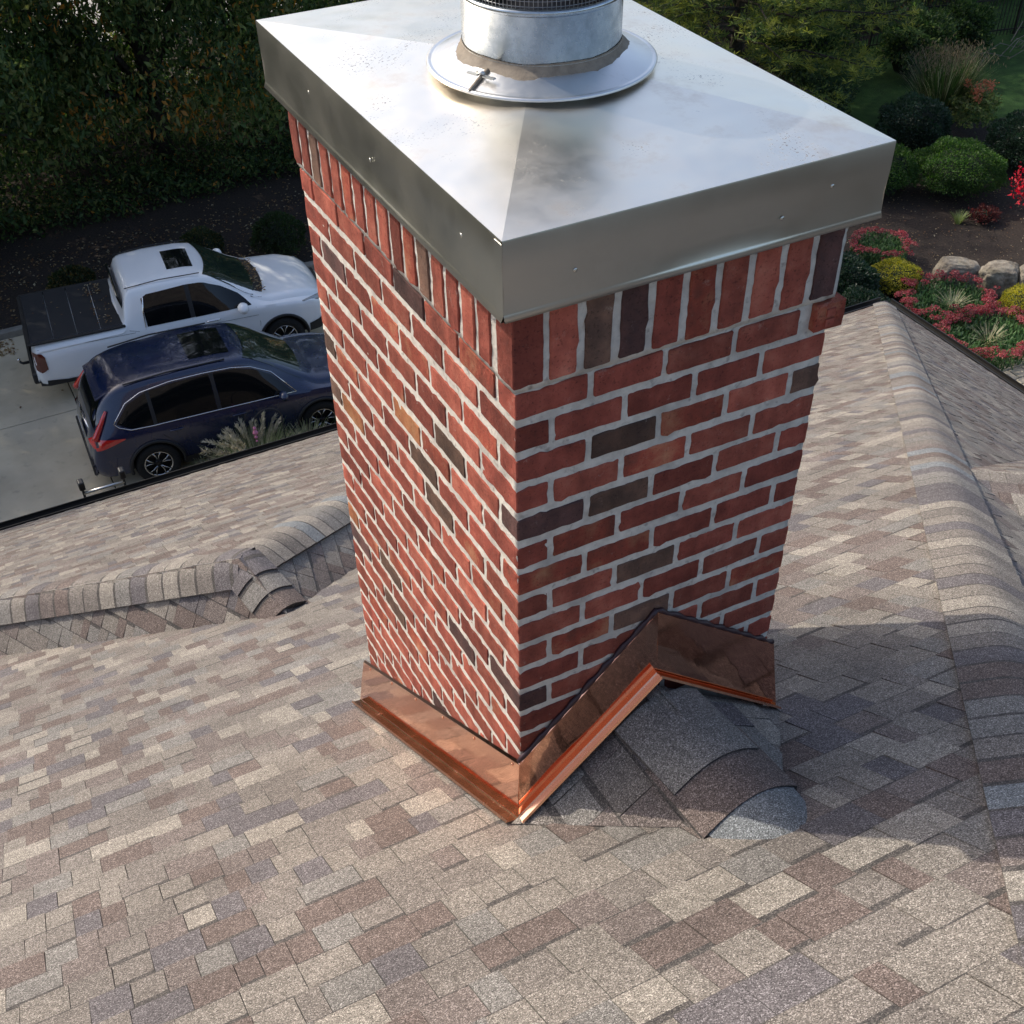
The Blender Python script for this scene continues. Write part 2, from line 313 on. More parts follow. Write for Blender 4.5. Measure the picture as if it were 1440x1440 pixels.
def slope(house, O, U, V, poly, n_single=0, deck=True, v_off=0, exp=EXP, seed=1, hole=None):
    """one roof slope: deck, shingles courses running along U and stepping along V (downhill). poly (u,v) convex, counter-clockwise"""
    random.seed(seed)
    U = Vector(U).normalized(); V = Vector(V); V = (V-U*V.dot(U)).normalized(); Nn = U.cross(V)
    flip = Nn.z < 0
    if flip: U = -U; poly = [(-u, v) for u, v in poly]; Nn = U.cross(V)
    a = sum(poly[i][0]*poly[(i+1) % len(poly)][1]-poly[(i+1) % len(poly)][0]*poly[i][1] for i in range(len(poly)))
    if a < 0: poly = poly[::-1]
    O = Vector(O)
    Mx = Matrix(((U.x, V.x, Nn.x, O.x), (U.y, V.y, Nn.y, O.y), (U.z, V.z, Nn.z, O.z), (0, 0, 0, 1)))
    b = MB(); n = len(poly)
    b.add([(u, v, 0) for u, v in poly]+[(u, v, -.03) for u, v in poly], [tuple(range(n)), tuple(range(2*n-1, n-1, -1))]+[(i, n+i, n+(i+1) % n, (i+1) % n) for i in range(n)])
    ro = b.build('roof_slope', DECK, house); ro.matrix_world = Mx
    us = [p[0] for p in poly]; vs = [p[1] for p in poly]
    bb = MB(); singles = []
    r0 = int(math.floor((min(vs)-v_off)/exp)); r1 = int(math.ceil((max(vs)-v_off)/exp))
    for r in range(r0, r1+1):
        v0 = v_off+r*exp; v1 = v0+exp
        u = min(us)-random.random()*.3; hi = random.random() < .5; prev = 0
        while u < max(us):
            wd = random.choice([.065, .08, .09, .10, .115, .13, .145, .16]) * random.uniform(.92, 1.08)
            ci = prev if random.random() < .05 else pickc(); prev = ci
            band = (not hi) and random.random() < .5
            rect = [(u, v0), (u+wd, v0), (u+wd, v1), (u, v1)]
            cp = clip(rect, poly)
            if len(cp) >= 3 and not n_single: cp = clip([(u+.0011, v0), (u+wd-.0011, v0), (u+wd-.0011, v1), (u+.0011, v1)], poly)
            if len(cp) >= 3:
                full = len(cp) == 4 and all(abs(cp[i][0]-rect[i][0])+abs(cp[i][1]-rect[i][1]) < 1e-6 for i in range(4)) if len(cp) == 4 else False
                cen = Mx @ Vector((u+wd/2, v0+exp/2, 0))
                if not (hole and hole(cen)):
                    singles.append((full, cen, u, wd, v0, ci, hi, band, cp))
            u += wd; hi = (not hi) if random.random() < .85 else hi
    chosen = set()
    if n_single:
        sc = []
        for i, s in enumerate(singles):
            if not s[0]: continue
            px, py, z = proj(s[1])
            if z > 0 and -10 < px < 1450 and -10 < py < 1450:
                if 505 < px < 1095 and 100 < py < 1000: continue
                sc.append((s[3]/z**2, i))
        sc.sort(reverse=True); chosen = {i for _, i in sc[:n_single]}
    for i, (full, cen, u, wd, v0, ci, hi, band, cp) in enumerate(singles):
        if i in chosen:
            me = shingle_mesh(ci, hi, band)
            o = bpy.data.objects.new('shingle', me); C.objects.link(o); o.parent = ro
            o.location = (u+wd/2, v0+random.uniform(-.001, .0015), random.uniform(0, .0006)); o.scale = (wd-.0022, 1, 1); o.rotation_euler = (random.uniform(-.003, .006), 0, random.uniform(-.004, .004))
        else:
            t = (.0068 if hi else .0032)+random.uniform(0, .0008); zz = lambda v: .0012+(t-.0012)*max(0, min(1, (v-v0)/exp))
            n = len(cp); mi = ci
            if True:
                bw = .027 if band else .0085; g_ = .0011
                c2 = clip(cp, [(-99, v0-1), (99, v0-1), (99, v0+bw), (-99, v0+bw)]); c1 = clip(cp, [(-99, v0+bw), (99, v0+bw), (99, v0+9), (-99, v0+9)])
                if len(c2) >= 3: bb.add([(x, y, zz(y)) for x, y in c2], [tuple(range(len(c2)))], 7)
                if len(c1) >= 3: bb.add([(x, y, zz(y)) for x, y in c1], [tuple(range(len(c1)))], mi)
            else:
                bb.add([(x, y, zz(y)) for x, y in cp], [tuple(range(n))], mi)
            bb.add([(x, y, 0) for x, y in cp]+[(x, y, zz(y)) for x, y in cp], [(i2, (i2+1) % n, n+(i2+1) % n, n+i2) for i2 in range(n)], mi)
    if bb.v:
        so_ = bb.build('shingle_courses', SH+[SHD], ro); tag(so_, kind='stuff')
    return ro
def cap_run(parent, P0, P1, A, B, width=.155, step=.14, bend=.06, lift=.012, seed=3, first=True, taper=None, flare=.009, front=.004):
    """ridge or hip caps laid from P0 (low end) up to P1, folded over the ridge. A, B: directions down the two slopes"""
    random.seed(seed)
    P0, P1 = Vector(P0), Vector(P1); d = (P1-P0); L = d.length; d.normalize()
    A = Vector(A); B = Vector(B); A = (A-d*A.dot(d)).normalized(); B = (B-d*B.dot(d)).normalized()
    up_ = -(A+B).normalized() if (A+B).length > .05 else Vector((0, 0, 1))
    if up_.z < 0: up_ = -up_
    nA = A.cross(d); nA = nA if nA.z > 0 else -nA
    nB = B.cross(d); nB = nB if nB.z > 0 else -nB
    prof = [(A*width, nA)]
    for k in range(9):
        t = k/8
        p = A*bend*(1-t)**2 + B*bend*t**2; nn = (nA*(1-t)+nB*t).normalized(); prof.append((p, nn))
    prof.append((B*width, nB))
    ml = step*1.3
    hub = empty('cap_row'); hub.parent = parent
    variants = []
    for ci in range(8):
        b = MB(); vs = []
        for (s_, h) in ((0, lift+flare), (ml, lift)):
            for q, nn in prof: vs.append(d*s_+q+nn*h)
        np_ = len(prof)
        # granule-coated top, cut front edge, side edges
        b.add(vs, [(i, i+1, np_+i+1, np_+i) for i in range(np_-1)], 0, True)
        bd = [d*s_+q+nn*(lift+flare*(1-s_/ml)+.0012) for s_ in (step-.026, step+.004) for q, nn in prof]
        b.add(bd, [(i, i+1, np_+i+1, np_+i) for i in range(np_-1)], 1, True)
        fr = [q+nn*(lift+flare) for q, nn in prof]+[q-nn*front for q, nn in prof]
        b.add(fr, [(i, np_+i, np_+i+1, i+1) for i in range(np_-1)], 1)
        for e in (0, np_-1):
            q, nn = prof[e]
            b.add([q+nn*(lift+flare), d*ml+q+nn*lift, d*ml+q, q], [(0, 1, 2, 3)], 1)
        variants.append(b.mesh('ridge_cap', [CAPM[ci], SHD]))
    n = int(L/step)
    for i in range(n):
        ci = random.choices(range(8), [.14, .16, .18, .12, .12, .12, .08, .08])[0]
        o = bpy.data.objects.new('ridge_cap', variants[ci]); C.objects.link(o); o.parent = hub
        o.location = P0+d*(i*step+random.uniform(-.004, .004)); 
    return hub
house = tag(empty('house', (0, 0, G)), 'house under a hip roof of tan, brown and grey asphalt shingles', 'house')
SM = .63; ZC = -1.46
mz = lambda y: ZC-SM*y                                   # the slope the chimney stands on
EY, EZ = 9.75, -7.6; HX = 11.17
P2M = .658
def P3(x, y): return Vector((x, y, mz(y)))
HUP = (.75-3.6*10.42/10.89, -1.14-3.6)                                   # hip line carried on uphill
YR = HUP[1]
k = math.sqrt(1+SM*SM)
def uvM(x, y): return (x, y*k)
VM = Vector((0, 1, -SM)).normalized()
main = slope(house, (0, 0, ZC), (1, 0, 0), VM, [uvM(-5.5, YR), uvM(HUP[0], YR), uvM(HX, EY), uvM(-5.5, EY)], n_single=300, seed=11,
             hole=lambda c: (0.02 < c.x < .80 and .02 < c.y < 1.27))
# hip side facing +x
k2 = math.sqrt(1+P2M*P2M)
V2 = Vector((1, 0, -P2M)).normalized()
slope(house, (HX, 0, EZ), (0, 1, 0), V2, [(EY, 0), (YR, (HUP[0]-HX)*k2), (YR, 0)], seed=12)
# far side of the main ridge, behind the camera
zr = mz(YR)
bk = MB(); bk.add([(-5.5, YR, zr), (HUP[0], YR, zr), (HX, YR-9.6, EZ), (-5.5, YR-9.6, EZ)], [(0, 1, 2, 3)]); bk.add([(HUP[0], YR, zr), (HX, YR, EZ), (HX, YR-9.6, EZ)], [(0, 1, 2)])
o = bk.build('roof_slope', [SH[2]], house); o.matrix_world = Matrix.Identity(4)
# hip caps
hipd = (P3(HUP[0], YR)-Vector((HX, EY, EZ))).normalized()
cr = cap_run(house, Vector((HX, EY, EZ))+Vector((0, 0, 0)), P3(*HUP), Vector((0, 1, -SM)), Vector((1, 0, -P2M)), width=.17, step=.135, bend=.07, lift=.017, seed=5); cr.matrix_world = Matrix.Identity(4)
# garage roof that projects on the left: its own slope, ridges and back faces
SF = .615; fz = lambda y: EZ+SF*(10.6-y)
F3 = lambda x, y: Vector((x, y, fz(y)))
kF = math.sqrt(1+SF*SF); VF = Vector((0, 1, -SF)).normalized()
J = F3(.03, 3.85); T = P3(.16, 3.40); R1 = F3(-1.43, 5.28); R2 = F3(1.08, 4.85)
n1 = (J-T).cross(R1-T); n2 = (J-T).cross(R2-T)
n1 = n1 if n1.z > 0 else -n1; n2 = n2 if n2.z > 0 else -n2
def on_main(n, yy):
    a_ = -(n.y-SM*n.z)/n.x; return T+Vector((a_, 1, -SM))*(yy-T.y)
R1e = J+(R1-J)*((10.5-J.y)/(R1.y-J.y)); R2e = J+(R2-J)*((9.73-J.y)/(R2.y-J.y))
V1e = on_main(n1, 10.3); V2e = on_main(n2, 9.73)
slope(house, F3(0, 0), (1, 0, 0), VF, [(x, y*kF) for x, y in [(R1e.x, R1e.y), (J.x, J.y), (R2e.x, R2e.y), (R2e.x+.5, 10.6), (R1e.x-.02, 10.6)]], seed=13)
def tri_slope(*pts, seed=1, exp=.135):
    pts = [Vector(p) for p in pts]; a = pts[0]; n = (pts[1]-a).cross(pts[2]-a).normalized()
    if n.z < 0: n = -n
    U = Vector((0, 0, 1)).cross(n).normalized(); V = n.cross(U)
    if V.z > 0: V = -V
    return slope(house, a, U, V, [((p-a).dot(U), (p-a).dot(V)) for p in pts], seed=seed, exp=exp)
tri_slope(T, J, R1e, V1e, seed=21); tri_slope(T, J, R2e, V2e, seed=25)
upz = Vector((0, 0, .004))
def inplane(n, d, ref):
    A = n.cross(d).normalized(); return A if A.dot(ref) > 0 else -A
for (p0, n_, sd_) in [(R1e, n1, 31), (R2e, n2, 32)]:
    cr = cap_run(house, p0+upz, J+upz, inplane(n_, J-p0, T-J+Vector((0, -.2, 0))), Vector((0, 1, -SF)), width=.185, step=.145, bend=.10, lift=.016, seed=sd_, flare=.012); cr.matrix_world = Matrix.Identity(4)
cr = cap_run(house, T+Vector((0, .04, -.004)), J+Vector((-.01, .10, -.01)), inplane(n1, J-T, R1-J), inplane(n2, J-T, R2-J), width=.155, step=.15, bend=.09, seed=33, front=.16, lift=.046, flare=.014); cr.matrix_world = Matrix.Identity(4)
# cross gable on the right flank
A_ = Vector((3.73, 1.75, -2.70)); B_ = Vector((5.56, 2.69, -3.91)); p2z = lambda x: EZ+P2M*(HX-x)
B_.z = p2z(B_.x); A_.z = p2z(A_.x)
E_ = Vector((6.2, .2, 0)); E_.z = A_.z-.379*(E_.x-A_.x)-.55*(E_.y-A_.y)
B2 = A_+(B_-A_)*2.6; B2.z = p2z(B2.x)
F_ = Vector((3.2, .15, 0)); F_.z = p2z(F_.x)
F2 = Vector((5.6, -1.6, 0)); F2.z = p2z(F2.x)
tri_slope(A_, B2, E_, seed=41); tri_slope(A_, E_, F_, seed=42); tri_slope(F_, E_, F2, seed=43)
# eaves: gutters, fascia, walls
def gutter(p, q, out):
    p, q, out = Vector(p), Vector(q), Vector(out); b = MB()
    prof = [(0, 0), (0, -.10), (.09, -.10), (.12, -.04), (.12, .005), (.11, .005), (.108, -.035), (.085, -.09), (.012, -.09), (.012, 0)]
    vs = [e+out*a+Vector((0, 0, z)) for e in (p, q) for a, z in prof]; n = len(prof)
    b.add(vs, [(i, (i+1) % n, n+(i+1) % n, n+i) for i in range(n)]+[tuple(range(n)), tuple(range(2*n-1, n-1, -1))])
    o = b.build('gutter', BLACKM, house); o.matrix_world = Matrix.Identity(4)
gutter((6.4, 9.745, -7.575), (HX+.0, 9.745, -7.575), (0, 1, 0)); gutter((-7, 10.605, -7.575), (6.3, 10.605, -7.575), (0, 1, 0)); gutter((HX+.005, EY, -7.575), (HX+.005, -10, -7.575), (1, 0, 0))
WALL = noisy('house_wall_siding', [(.3, (.07, .06, .05)), (.7, (.12, .10, .085))], 12, bump=.4)
b = MB(); b.box((2.4, 2.5, -8.9), (16.6, 13.7, 2.2)); b.box((-.6, 8.2, -8.9), (12.9, 4.0, 2.19)); o = b.build('wall', WALL, house); o.matrix_world = Matrix.Identity(4)
TRIM = mat('soffit_paint', (.2, .19, .17), .6)
b = MB(); b.box((2.8, 2.0, -7.74), (16.7, 15.4, .10)); b.box((-.6, 8.3, -7.741), (13.7, 4.55, .10)); o = b.build('soffit', TRIM, house); o.matrix_world = Matrix.Identity(4)

# ------------------------------------------------------------------ chimney
H = .0846; W, D = .8255, 1.30; JT = .015; JB = .0215; JL = .0115
chim = tag(empty('chimney', (0, 0, -2.5)), 'red brick chimney with a soldier course under a stainless cap, standing on the shingled slope', 'chimney')
def place(o): o.matrix_world = Matrix.Identity(4); return o
def sub(name, parent):
    o = empty(name); o.parent = parent; o.matrix_world = Matrix.Identity(4); return o
def rough_brick(dx, dy, dz, seed, amp=.0005, round_=.0028):
    """one fired brick with uneven arrises, centred on the origin"""
    rnd = random.Random(seed); bm = bmesh.new(); bmesh.ops.create_cube(bm, size=1)
    for v in bm.verts: v.co = Vector((v.co.x*dx, v.co.y*dy, v.co.z*dz))
    for ax, ln in ((0, dx), (1, dy), (2, dz)):
        cuts = max(1, int(ln/.020))
        if cuts:
            es = [e for e in bm.edges if abs(abs((e.verts[0].co-e.verts[1].co)[ax])-(e.verts[0].co-e.verts[1].co).length) < 1e-6 and (e.verts[0].co-e.verts[1].co).length > ln*.9]
            bmesh.ops.subdivide_edges(bm, edges=es, cuts=cuts, use_grid_fill=True)
    for v in bm.verts: v.co += Vector([rnd.gauss(0, amp if d_ > .092 or d_ < .088 else amp*.6) for d_ in (dx, dy, dz)])+Vector((0, 0, rnd.gauss(0, amp)))
    for v in bm.verts:
        k_ = (abs(abs(v.co.x)-dx/2) < .002)+(abs(abs(v.co.y)-dy/2) < .002)+(abs(abs(v.co.z)-dz/2) < .002)
        if k_ >= 2 and rnd.random() < (.5 if k_ == 3 else .16): v.co *= 1-rnd.uniform(.004, .022)
    sharp = [e for e in bm.edges if e.is_manifold and e.calc_face_angle(0) > .9]
    bmesh.ops.bevel(bm, geom=sharp, offset=round_, segments=1, affect='EDGES')
    for f in bm.faces: f.smooth = False
    me = bpy.data.meshes.new('brick'); bm.to_mesh(me); bm.free(); return me
variants = {}
def add_brick(c, d, mi=None, tilt=0, parent=chim, amp=.0005):
    if mi is None: mi = random.choices(range(6), BRW)[0]
    key = (tuple(round(x, 3) for x in d), random.randrange(6), mi)
    if key not in variants:
        me = rough_brick(*d, hash(key[:2]) & 0xffff, amp); me.materials.append(BR[mi]); variants[key] = me
    o = bpy.data.objects.new('brick', variants[key]); C.objects.link(o); o.parent = parent
    o.matrix_world = Matrix.Translation(c) @ Matrix.Rotation(random.gauss(0, .004)+tilt, 4, 'Z') @ Matrix.Rotation(random.gauss(0, .004), 4, 'Y')
    return o
random.seed(5)
L1 = .185; HB = .0895; BD = .09                     # brick pitch, half pitch, brick depth
nb = 0
zroof = lambda x, y: mz(max(0, y)) if y > 0 else ZC
known = {(3, 1): 3, (3, 4): 3, (5, 0): 2, (5, 1): 3, (8, 2): 3, (10, 2): 3, (4, 2): 5, (3, 2): 5, (6, 1): 5, (7, 3): 1, (2, 1): 1, (11, 0): 1, (12, 0): 2}
backs = MB()
def wall_course(n):
    """n = 1 is the course right under the soldiers"""
    global nb
    z = -n*H+H/2; bz = H-JB; odd = n % 2 == 1
    proud = .003 if n == 1 else 0
    # -y face
    x = 0; i = 0
    first = L1 if odd else HB
    spans = []
    while x < W-.02:
        wd = first if i == 0 else L1
        if odd and i == 1: wd = L1*random.uniform(.94, 1.06)
        if x+wd > W-.04: wd = W-x
        elif W-(x+wd) < .06: wd = W-x
        spans.append((x, wd)); x += wd; i += 1
    for i, (x, wd) in enumerate(spans):
        if n > 14: break
        if i == 0:
            dx = wd-JT/2; dy = (HB if odd else L1)-JT/2
            add_brick((dx/2, dy/2, z), (round(dx, 3), round(dy, 3), bz), known.get((n, i), random.choice([0, 0, 1, 1, 5]))); nb += 1; continue
        last = i == len(spans)-1
        dx = wd-(JT/2 if last else JT)
        if n == 1 and last: continue
        add_brick((x+JT/2+dx/2, BD/2-proud, z+random.gauss(0, .0012)), (round(dx, 3), BD, bz), known.get((n, i), random.choice([0, 0, 0, 1, 1, 5])))
        nb += 1
    # -x face
    y = HB if odd else L1; i = 1
    if n > 14: y = 0
    while y < D-.02:
        wd = L1
        if n > 14 and y == 0: wd = HB if odd else L1
        if D-(y+wd) < .05: wd = D-y
        if y+wd > D: wd = D-y
        # nothing stands below the roof line
        if z > mz(y+wd)+.06:
            dy = wd-JL
            add_brick((BD/2-proud+0, y+JL/2+dy/2, z+random.gauss(0, .0012)), (BD, round(dy, 3), bz), None); nb += 1
        y += wd; i += 1
for n in range(1, 27): wall_course(n)
# soldier course
z0, z1 = .008, .235
px = []
sx = 0
for i in range(10):
    x = -.008+i*.0842; first = i == 0
    mi = {2: 3, 3: 2, 9: 2, 5: 5}.get(i, None)
    if mi is None: mi = random.choice([0, 0, 1])
    if i == 9: add_brick((x+.0335, .033, (z0+z1)/2), (.067, .085, z1-z0), mi)
    elif first: add_brick((x+.035, .028, (z0+z1)/2), (.072, .074, z1-z0), 1)
    else: add_brick((x+.0335, .033, (z0+z1)/2+random.gauss(0, .002)), (.064, .085, z1-z0), mi)
    nb += 1
ny = 16; py_ = (D+.016-.085)/ny
for i in range(ny):
    y = .085+i*py_
    add_brick((.033, y+py_/2, (z0+z1)/2+random.gauss(0, .002)), (.085, round(py_-.019, 3), z1-z0), random.choice([0, 0, 0, 1, 1, 3, 5])); nb += 1
# cored brick that sticks out at the right end of the first course
cb = MB(); cx, cy, cz = W-.012, .035, -H/2
o = add_brick((cx, cy, cz), (.085, .1, H-JT), 5); o['label'] = 'chipped brick that sticks out and shows two square holes'
bm_ = bmesh.new(); bm_.from_mesh(o.data); 
bm_.free()
hb = MB()
for hz in (-.014, .012): hb.box((-.002, -.0515, hz), (.024, .006, .019))
hb.build('core_hole', BR[1], o)
# the two faces turned away
random.seed(9)
bk_ = MB(); mi_l = []
def box_to(bk, c, d, mi): bk.box(c, d, mi)
for n in range(0, 27):
    z = -n*H+H/2
    for j in range(8):
        y0 = j*L1+(0 if n % 2 else HB); y1 = min(D, y0+L1)
        if y1-y0 > .03 and n > 0 and z > mz(y1)-.1: bk_.box((W-BD/2, (y0+y1)/2, z), (BD, y1-y0-JT, H-JT), random.choices(range(6), BRW)[0])
    for j in range(6):
        x0 = j*L1-(0 if n % 2 else HB); x1 = min(W-.1, x0+L1); x0 = max(.1, x0)
        if x1-x0 > .03 and n > 0: bk_.box(((x0+x1)/2, D-BD/2, z), (x1-x0-JT, BD, H-JT), random.choices(range(6), BRW)[0])
for i in range(15): bk_.box((W-.033, .12+i*.079, .12), (.085, .066, .225), random.choice([0, 1, 1, 3]))
for i in range(9): bk_.box((.09+i*.08, D-.033, .12), (.067, .085, .225), random.choice([0, 1, 1, 3]))
o = bk_.build('rear_brickwork', BR, chim); place(o); bevel(o, .003, 1); o['kind'] = 'stuff'
# mortar: a raked core with a torn surface
def mortar_core(x0, y0, x1, y1, z0, z1, name='mortar'):
    bm = bmesh.new(); bmesh.ops.create_cube(bm, size=1)
    for v in bm.verts: v.co = Vector(((x0+x1)/2+v.co.x*(x1-x0), (y0+y1)/2+v.co.y*(y1-y0), (z0+z1)/2+v.co.z*(z1-z0)))
    for ax, ln in ((0, x1-x0), (1, y1-y0), (2, z1-z0)):
        es = [e for e in bm.edges if abs(abs((e.verts[0].co-e.verts[1].co)[ax])-(e.verts[0].co-e.verts[1].co).length) < 1e-6]
        bmesh.ops.subdivide_edges(bm, edges=es, cuts=int(ln/.018), use_grid_fill=True)
    rnd = random.Random(3)
    for v in bm.verts:
        v.co.x += rnd.gauss(0, .0009); v.co.y += rnd.gauss(0, .0010)
    for f in bm.faces: f.smooth = True
    me = bpy.data.meshes.new(name); bm.to_mesh(me); bm.free(); me.materials.append(MORT)
    o = link(name, me, chim); return place(o)
mortar_core(.0028, .0036, W-.0036, D-.0036, -2.45, 0.0)
mortar_core(-.005, -.004, W+.001, D+.001, -.002, .24)

# ---- stainless cap: shallow pyramid top, skirt with a kicked drip edge
OV = .046; ct, cbm = .364, .198; FX0, FY0 = .40, .625
xa, xb, ya, yb = -OV, W+OV, -OV, D+OV
cap = sub('chimney_cap', chim)
b = MB(); apex = .404
inner = [(FX0-.12, FY0-.16), (FX0+.12, FY0-.16), (FX0+.12, FY0+.16), (FX0-.12, FY0+.16)]
outer = [(xa, ya), (xb, ya), (xb, yb), (xa, yb)]
wz = lambda x, y, f: .0020*math.sin(x*9+y*5)*math.sin(y*7-x*3)*min(1, f*4)
for q in range(4):
    o0, o1, i0, i1 = outer[q], outer[(q+1) % 4], inner[q], inner[(q+1) % 4]; n_ = 14; vs = []
    for j in range(n_+1):
        f = j/n_
        for i in range(n_+1):
            g = i/n_; x = (o0[0]*(1-g)+o1[0]*g)*(1-f)+(i0[0]*(1-g)+i1[0]*g)*f; y = (o0[1]*(1-g)+o1[1]*g)*(1-f)+(i0[1]*(1-g)+i1[1]*g)*f
            vs.append((x, y, ct+(apex-ct)*f+wz(x, y, f)*(1-f)*math.sin(PI*g)))
    b.add(vs, [(j*(n_+1)+i, j*(n_+1)+i+1, (j+1)*(n_+1)+i+1, (j+1)*(n_+1)+i) for j in range(n_) for i in range(n_)], 0, True)
b.add([(x, y, apex) for x, y in inner], [(0, 1, 2, 3)])
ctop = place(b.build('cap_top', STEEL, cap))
def skirt_side(p, q, out):
    p, q, out = Vector(p), Vector(q), Vector(out); b = MB(); n = 30
    rows = [(0.0005, ct), (.0015, ct-.004), (.001, ct-.06), (-.002, ct-.11), (0, cbm+.016), (.0005, cbm+.012), (.006, cbm), (.004, cbm-.001), (-.012, cbm+.004)]
    vs = []
    rnd = random.Random(int(p.x*100+q.y*37+5))
    ph = rnd.random()*6
    for (o_, z) in rows:
        for i in range(n+1):
            t = i/n; d = .0015*math.sin(t*7+ph)*math.sin(t*3.1) if 2 <= rows.index((o_, z)) <= 4 else 0
            vs.append(p.lerp(q, t)+out*(o_+d)+Vector((0, 0, z)))
    b.add(vs, [(j*(n+1)+i, j*(n+1)+i+1, (j+1)*(n+1)+i+1, (j+1)*(n+1)+i) for j in range(len(rows)-1) for i in range(n)], 0, True)
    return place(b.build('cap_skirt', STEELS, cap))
s1 = skirt_side((xa, ya, 0), (xb, ya, 0), (0, -1, 0)); s2 = skirt_side((xa, yb, 0), (xa, ya, 0), (-1, 0, 0)); skirt_side((xb, ya, 0), (xb, yb, 0), (1, 0, 0)); skirt_side((xb, yb, 0), (xa, yb, 0), (0, 1, 0))
def screw(parent, p, out):
    b = MB(); b.lathe([(.0001, .0018), (.003, .0014), (.0048, .0006), (.0048, 0)], 12); 
    o = b.build('screw', STEELS, parent); o.matrix_world = Matrix.Translation(p) @ Vector(out).to_track_quat('Z', 'Y').to_matrix().to_4x4()
for x, z in ((.11, .268), (.60, .258), (.72, .30)): screw(s1, (x, ya-.001, z), (0, -1, 0))
for y, z in ((.13, .30), (.60, .275), (.98, .30)): screw(s2, (xa-.001, y, z), (-1, 0, 0))
# folded corner seam
b = MB(); b.box((xa-.002, ya+.012, (ct+cbm)/2+.004), (.0015, .03, ct-cbm-.02)); place(b.build('corner_seam', STEELS, cap))

# ---- flue pipe, collar, guard
FX, FY = .40, .625
fl = sub('flue_pipe', chim)
b = MB(); b.lathe([(.262, .408), (.263, .4125), (.258, .4150), (.254, .4135), (.250, .4145), (.197, .436), (.186, .438)], 96, (FX, FY, 0)); b.lathe([(.262, .408), (.258, .4065), (.186, .430)], 96, (FX, FY, 0))
col_ = place(b.build('storm_collar', COLLAR, fl))
b = MB(); b.lathe([(.18, .38), (.18, .549), (.1815, .551), (.184, .554), (.1845, .560), (.182, .563), (.176, .564), (.174, .554), (.174, .4)], 96, (FX, FY, 0)); b.lathe([(.1805, .452), (.1815, .4535), (.1805, .455)], 96, (FX, FY, 0))
place(b.build('pipe_barrel', GALV, fl))
# sealant bead with an uneven edge
b = MB(); n = 120; vs = []
rnd = random.Random(4)
lo = [.0155+.005*math.sin(i*.35)+.004*rnd.random()+.004*math.sin(i*.11) for i in range(n)]
for j in range(4):
    for i in range(n):
        t = 2*PI*i/n; q = [(0, .462-lo[i]*.25), (.004, .452), (.5, .441), (1, .4352)][j]
        r = .1812+lo[i]*q[0]*1.1; zz = q[1] if j < 3 else .4365-(lo[i]*.40)+.003
        vs.append((FX+r*math.cos(t), FY+r*math.sin(t), zz))
b.add(vs, [(j*n+i, (j+1)*n+i, (j+1)*n+(i+1) % n, j*n+(i+1) % n) for j in range(3) for i in range(n)], 0, True)
place(b.build('sealant_bead', SEAL, fl))
# overlap of the collar with its draw bolt
ang = math.radians(205); dr = Vector((math.cos(ang), math.sin(ang), 0)); tr_ = Vector((-dr.y, dr.x, 0)); ctr = Vector((FX, FY, 0))
b = MB(); b.tube([ctr+dr*.196+Vector((0, 0, .4385)), ctr+dr*.215+Vector((0, 0, .432)), ctr+dr*.25+Vector((0, 0, .4175)), ctr+dr*.262+Vector((0, 0, .412))], [.006, .005, .005, .004], 6); place(b.build('seam_sealant', SEAL, fl))
Rb = Matrix(((dr.x, tr_.x, 0), (dr.y, tr_.y, 0), (0, 0, 1)))
b = MB(); b.box(ctr+dr*.222+tr_*.024+Vector((0, 0, .435)), (.010, .030, .003), mat=Rb); b.box(ctr+dr*.222-tr_*.020+Vector((0, 0, .435)), (.010, .030, .003), mat=Rb); b.tube([ctr+dr*.222+tr_*.012+Vector((0, 0, .441)), ctr+dr*.222-tr_*.008+Vector((0, 0, .441))], .004, 8); place(b.build('collar_clamp', SCRH, fl))
# mesh guard and lid above
gd = MB(); n = 110
for i in range(n):
    t = 2*PI*i/n; gd.box((FX+.168*math.cos(t), FY+.168*math.sin(t), .585), (.0013, .0013, .10), rz=t)
for zz in np.arange(.545, .635, .0105): gd.lathe([(.1675, zz), (.1687, zz+.0006), (.1675, zz+.0012)], 72, (FX, FY, 0))
place(gd.build('mesh_guard', WIRE, fl))
b = MB(); b.lathe([(.166, .41), (.166, .55)], 60, (FX, FY, 0)); b.lathe([(.001, .50), (.166, .50)], 60, (FX, FY, 0)); place(b.build('inner_liner', mat('dark_liner_metal', (.06, .06, .065), .5, 1), fl))  # dark grey metal lines and floors the pipe
b = MB(); b.lathe([(.172, .628), (.184, .632), (.184, .76), (.188, .765), (.15, .80), (.001, .82)], 72, (FX, FY, 0)); b.lathe([(.172, .628), (.001, .63)], 72, (FX, FY, 0)); place(b.build('upper_collar', GALV, fl))

# ---- copper flashing
def strip(name, rows, m, parent, smooth=False, sub=1, wob=0, seed=0):
    """rows: lists of points of equal length, skinned in order"""
    rnd = random.Random(seed); b = MB(); n = len(rows[0]); vs = []
    for r in rows: vs += [Vector(p) for p in r]
    b.add(vs, [(j*n+i, j*n+i+1, (j+1)*n+i+1, (j+1)*n+i) for j in range(len(rows)-1) for i in range(n-1)], 0, smooth)
    o = place(b.build(name, m, parent)); sm_ = o.modifiers.new('thick', 'SOLIDIFY'); sm_.thickness = .0014; sm_.offset = 0
    return o
def linepts(p, q, n=16): p, q = Vector(p), Vector(q); return [p.lerp(q, i/n) for i in range(n+1)]
fl2 = sub('flashing', chim)
fx = -.011; fy = -.013
def off(pts, d, z=0, wob=0, seed=1):
    rnd = random.Random(seed); d = Vector(d)
    return [p+d*(1)+Vector((0, 0, z))+d.normalized()*wob*math.sin(i*.9+seed) for i, p in enumerate(pts)]
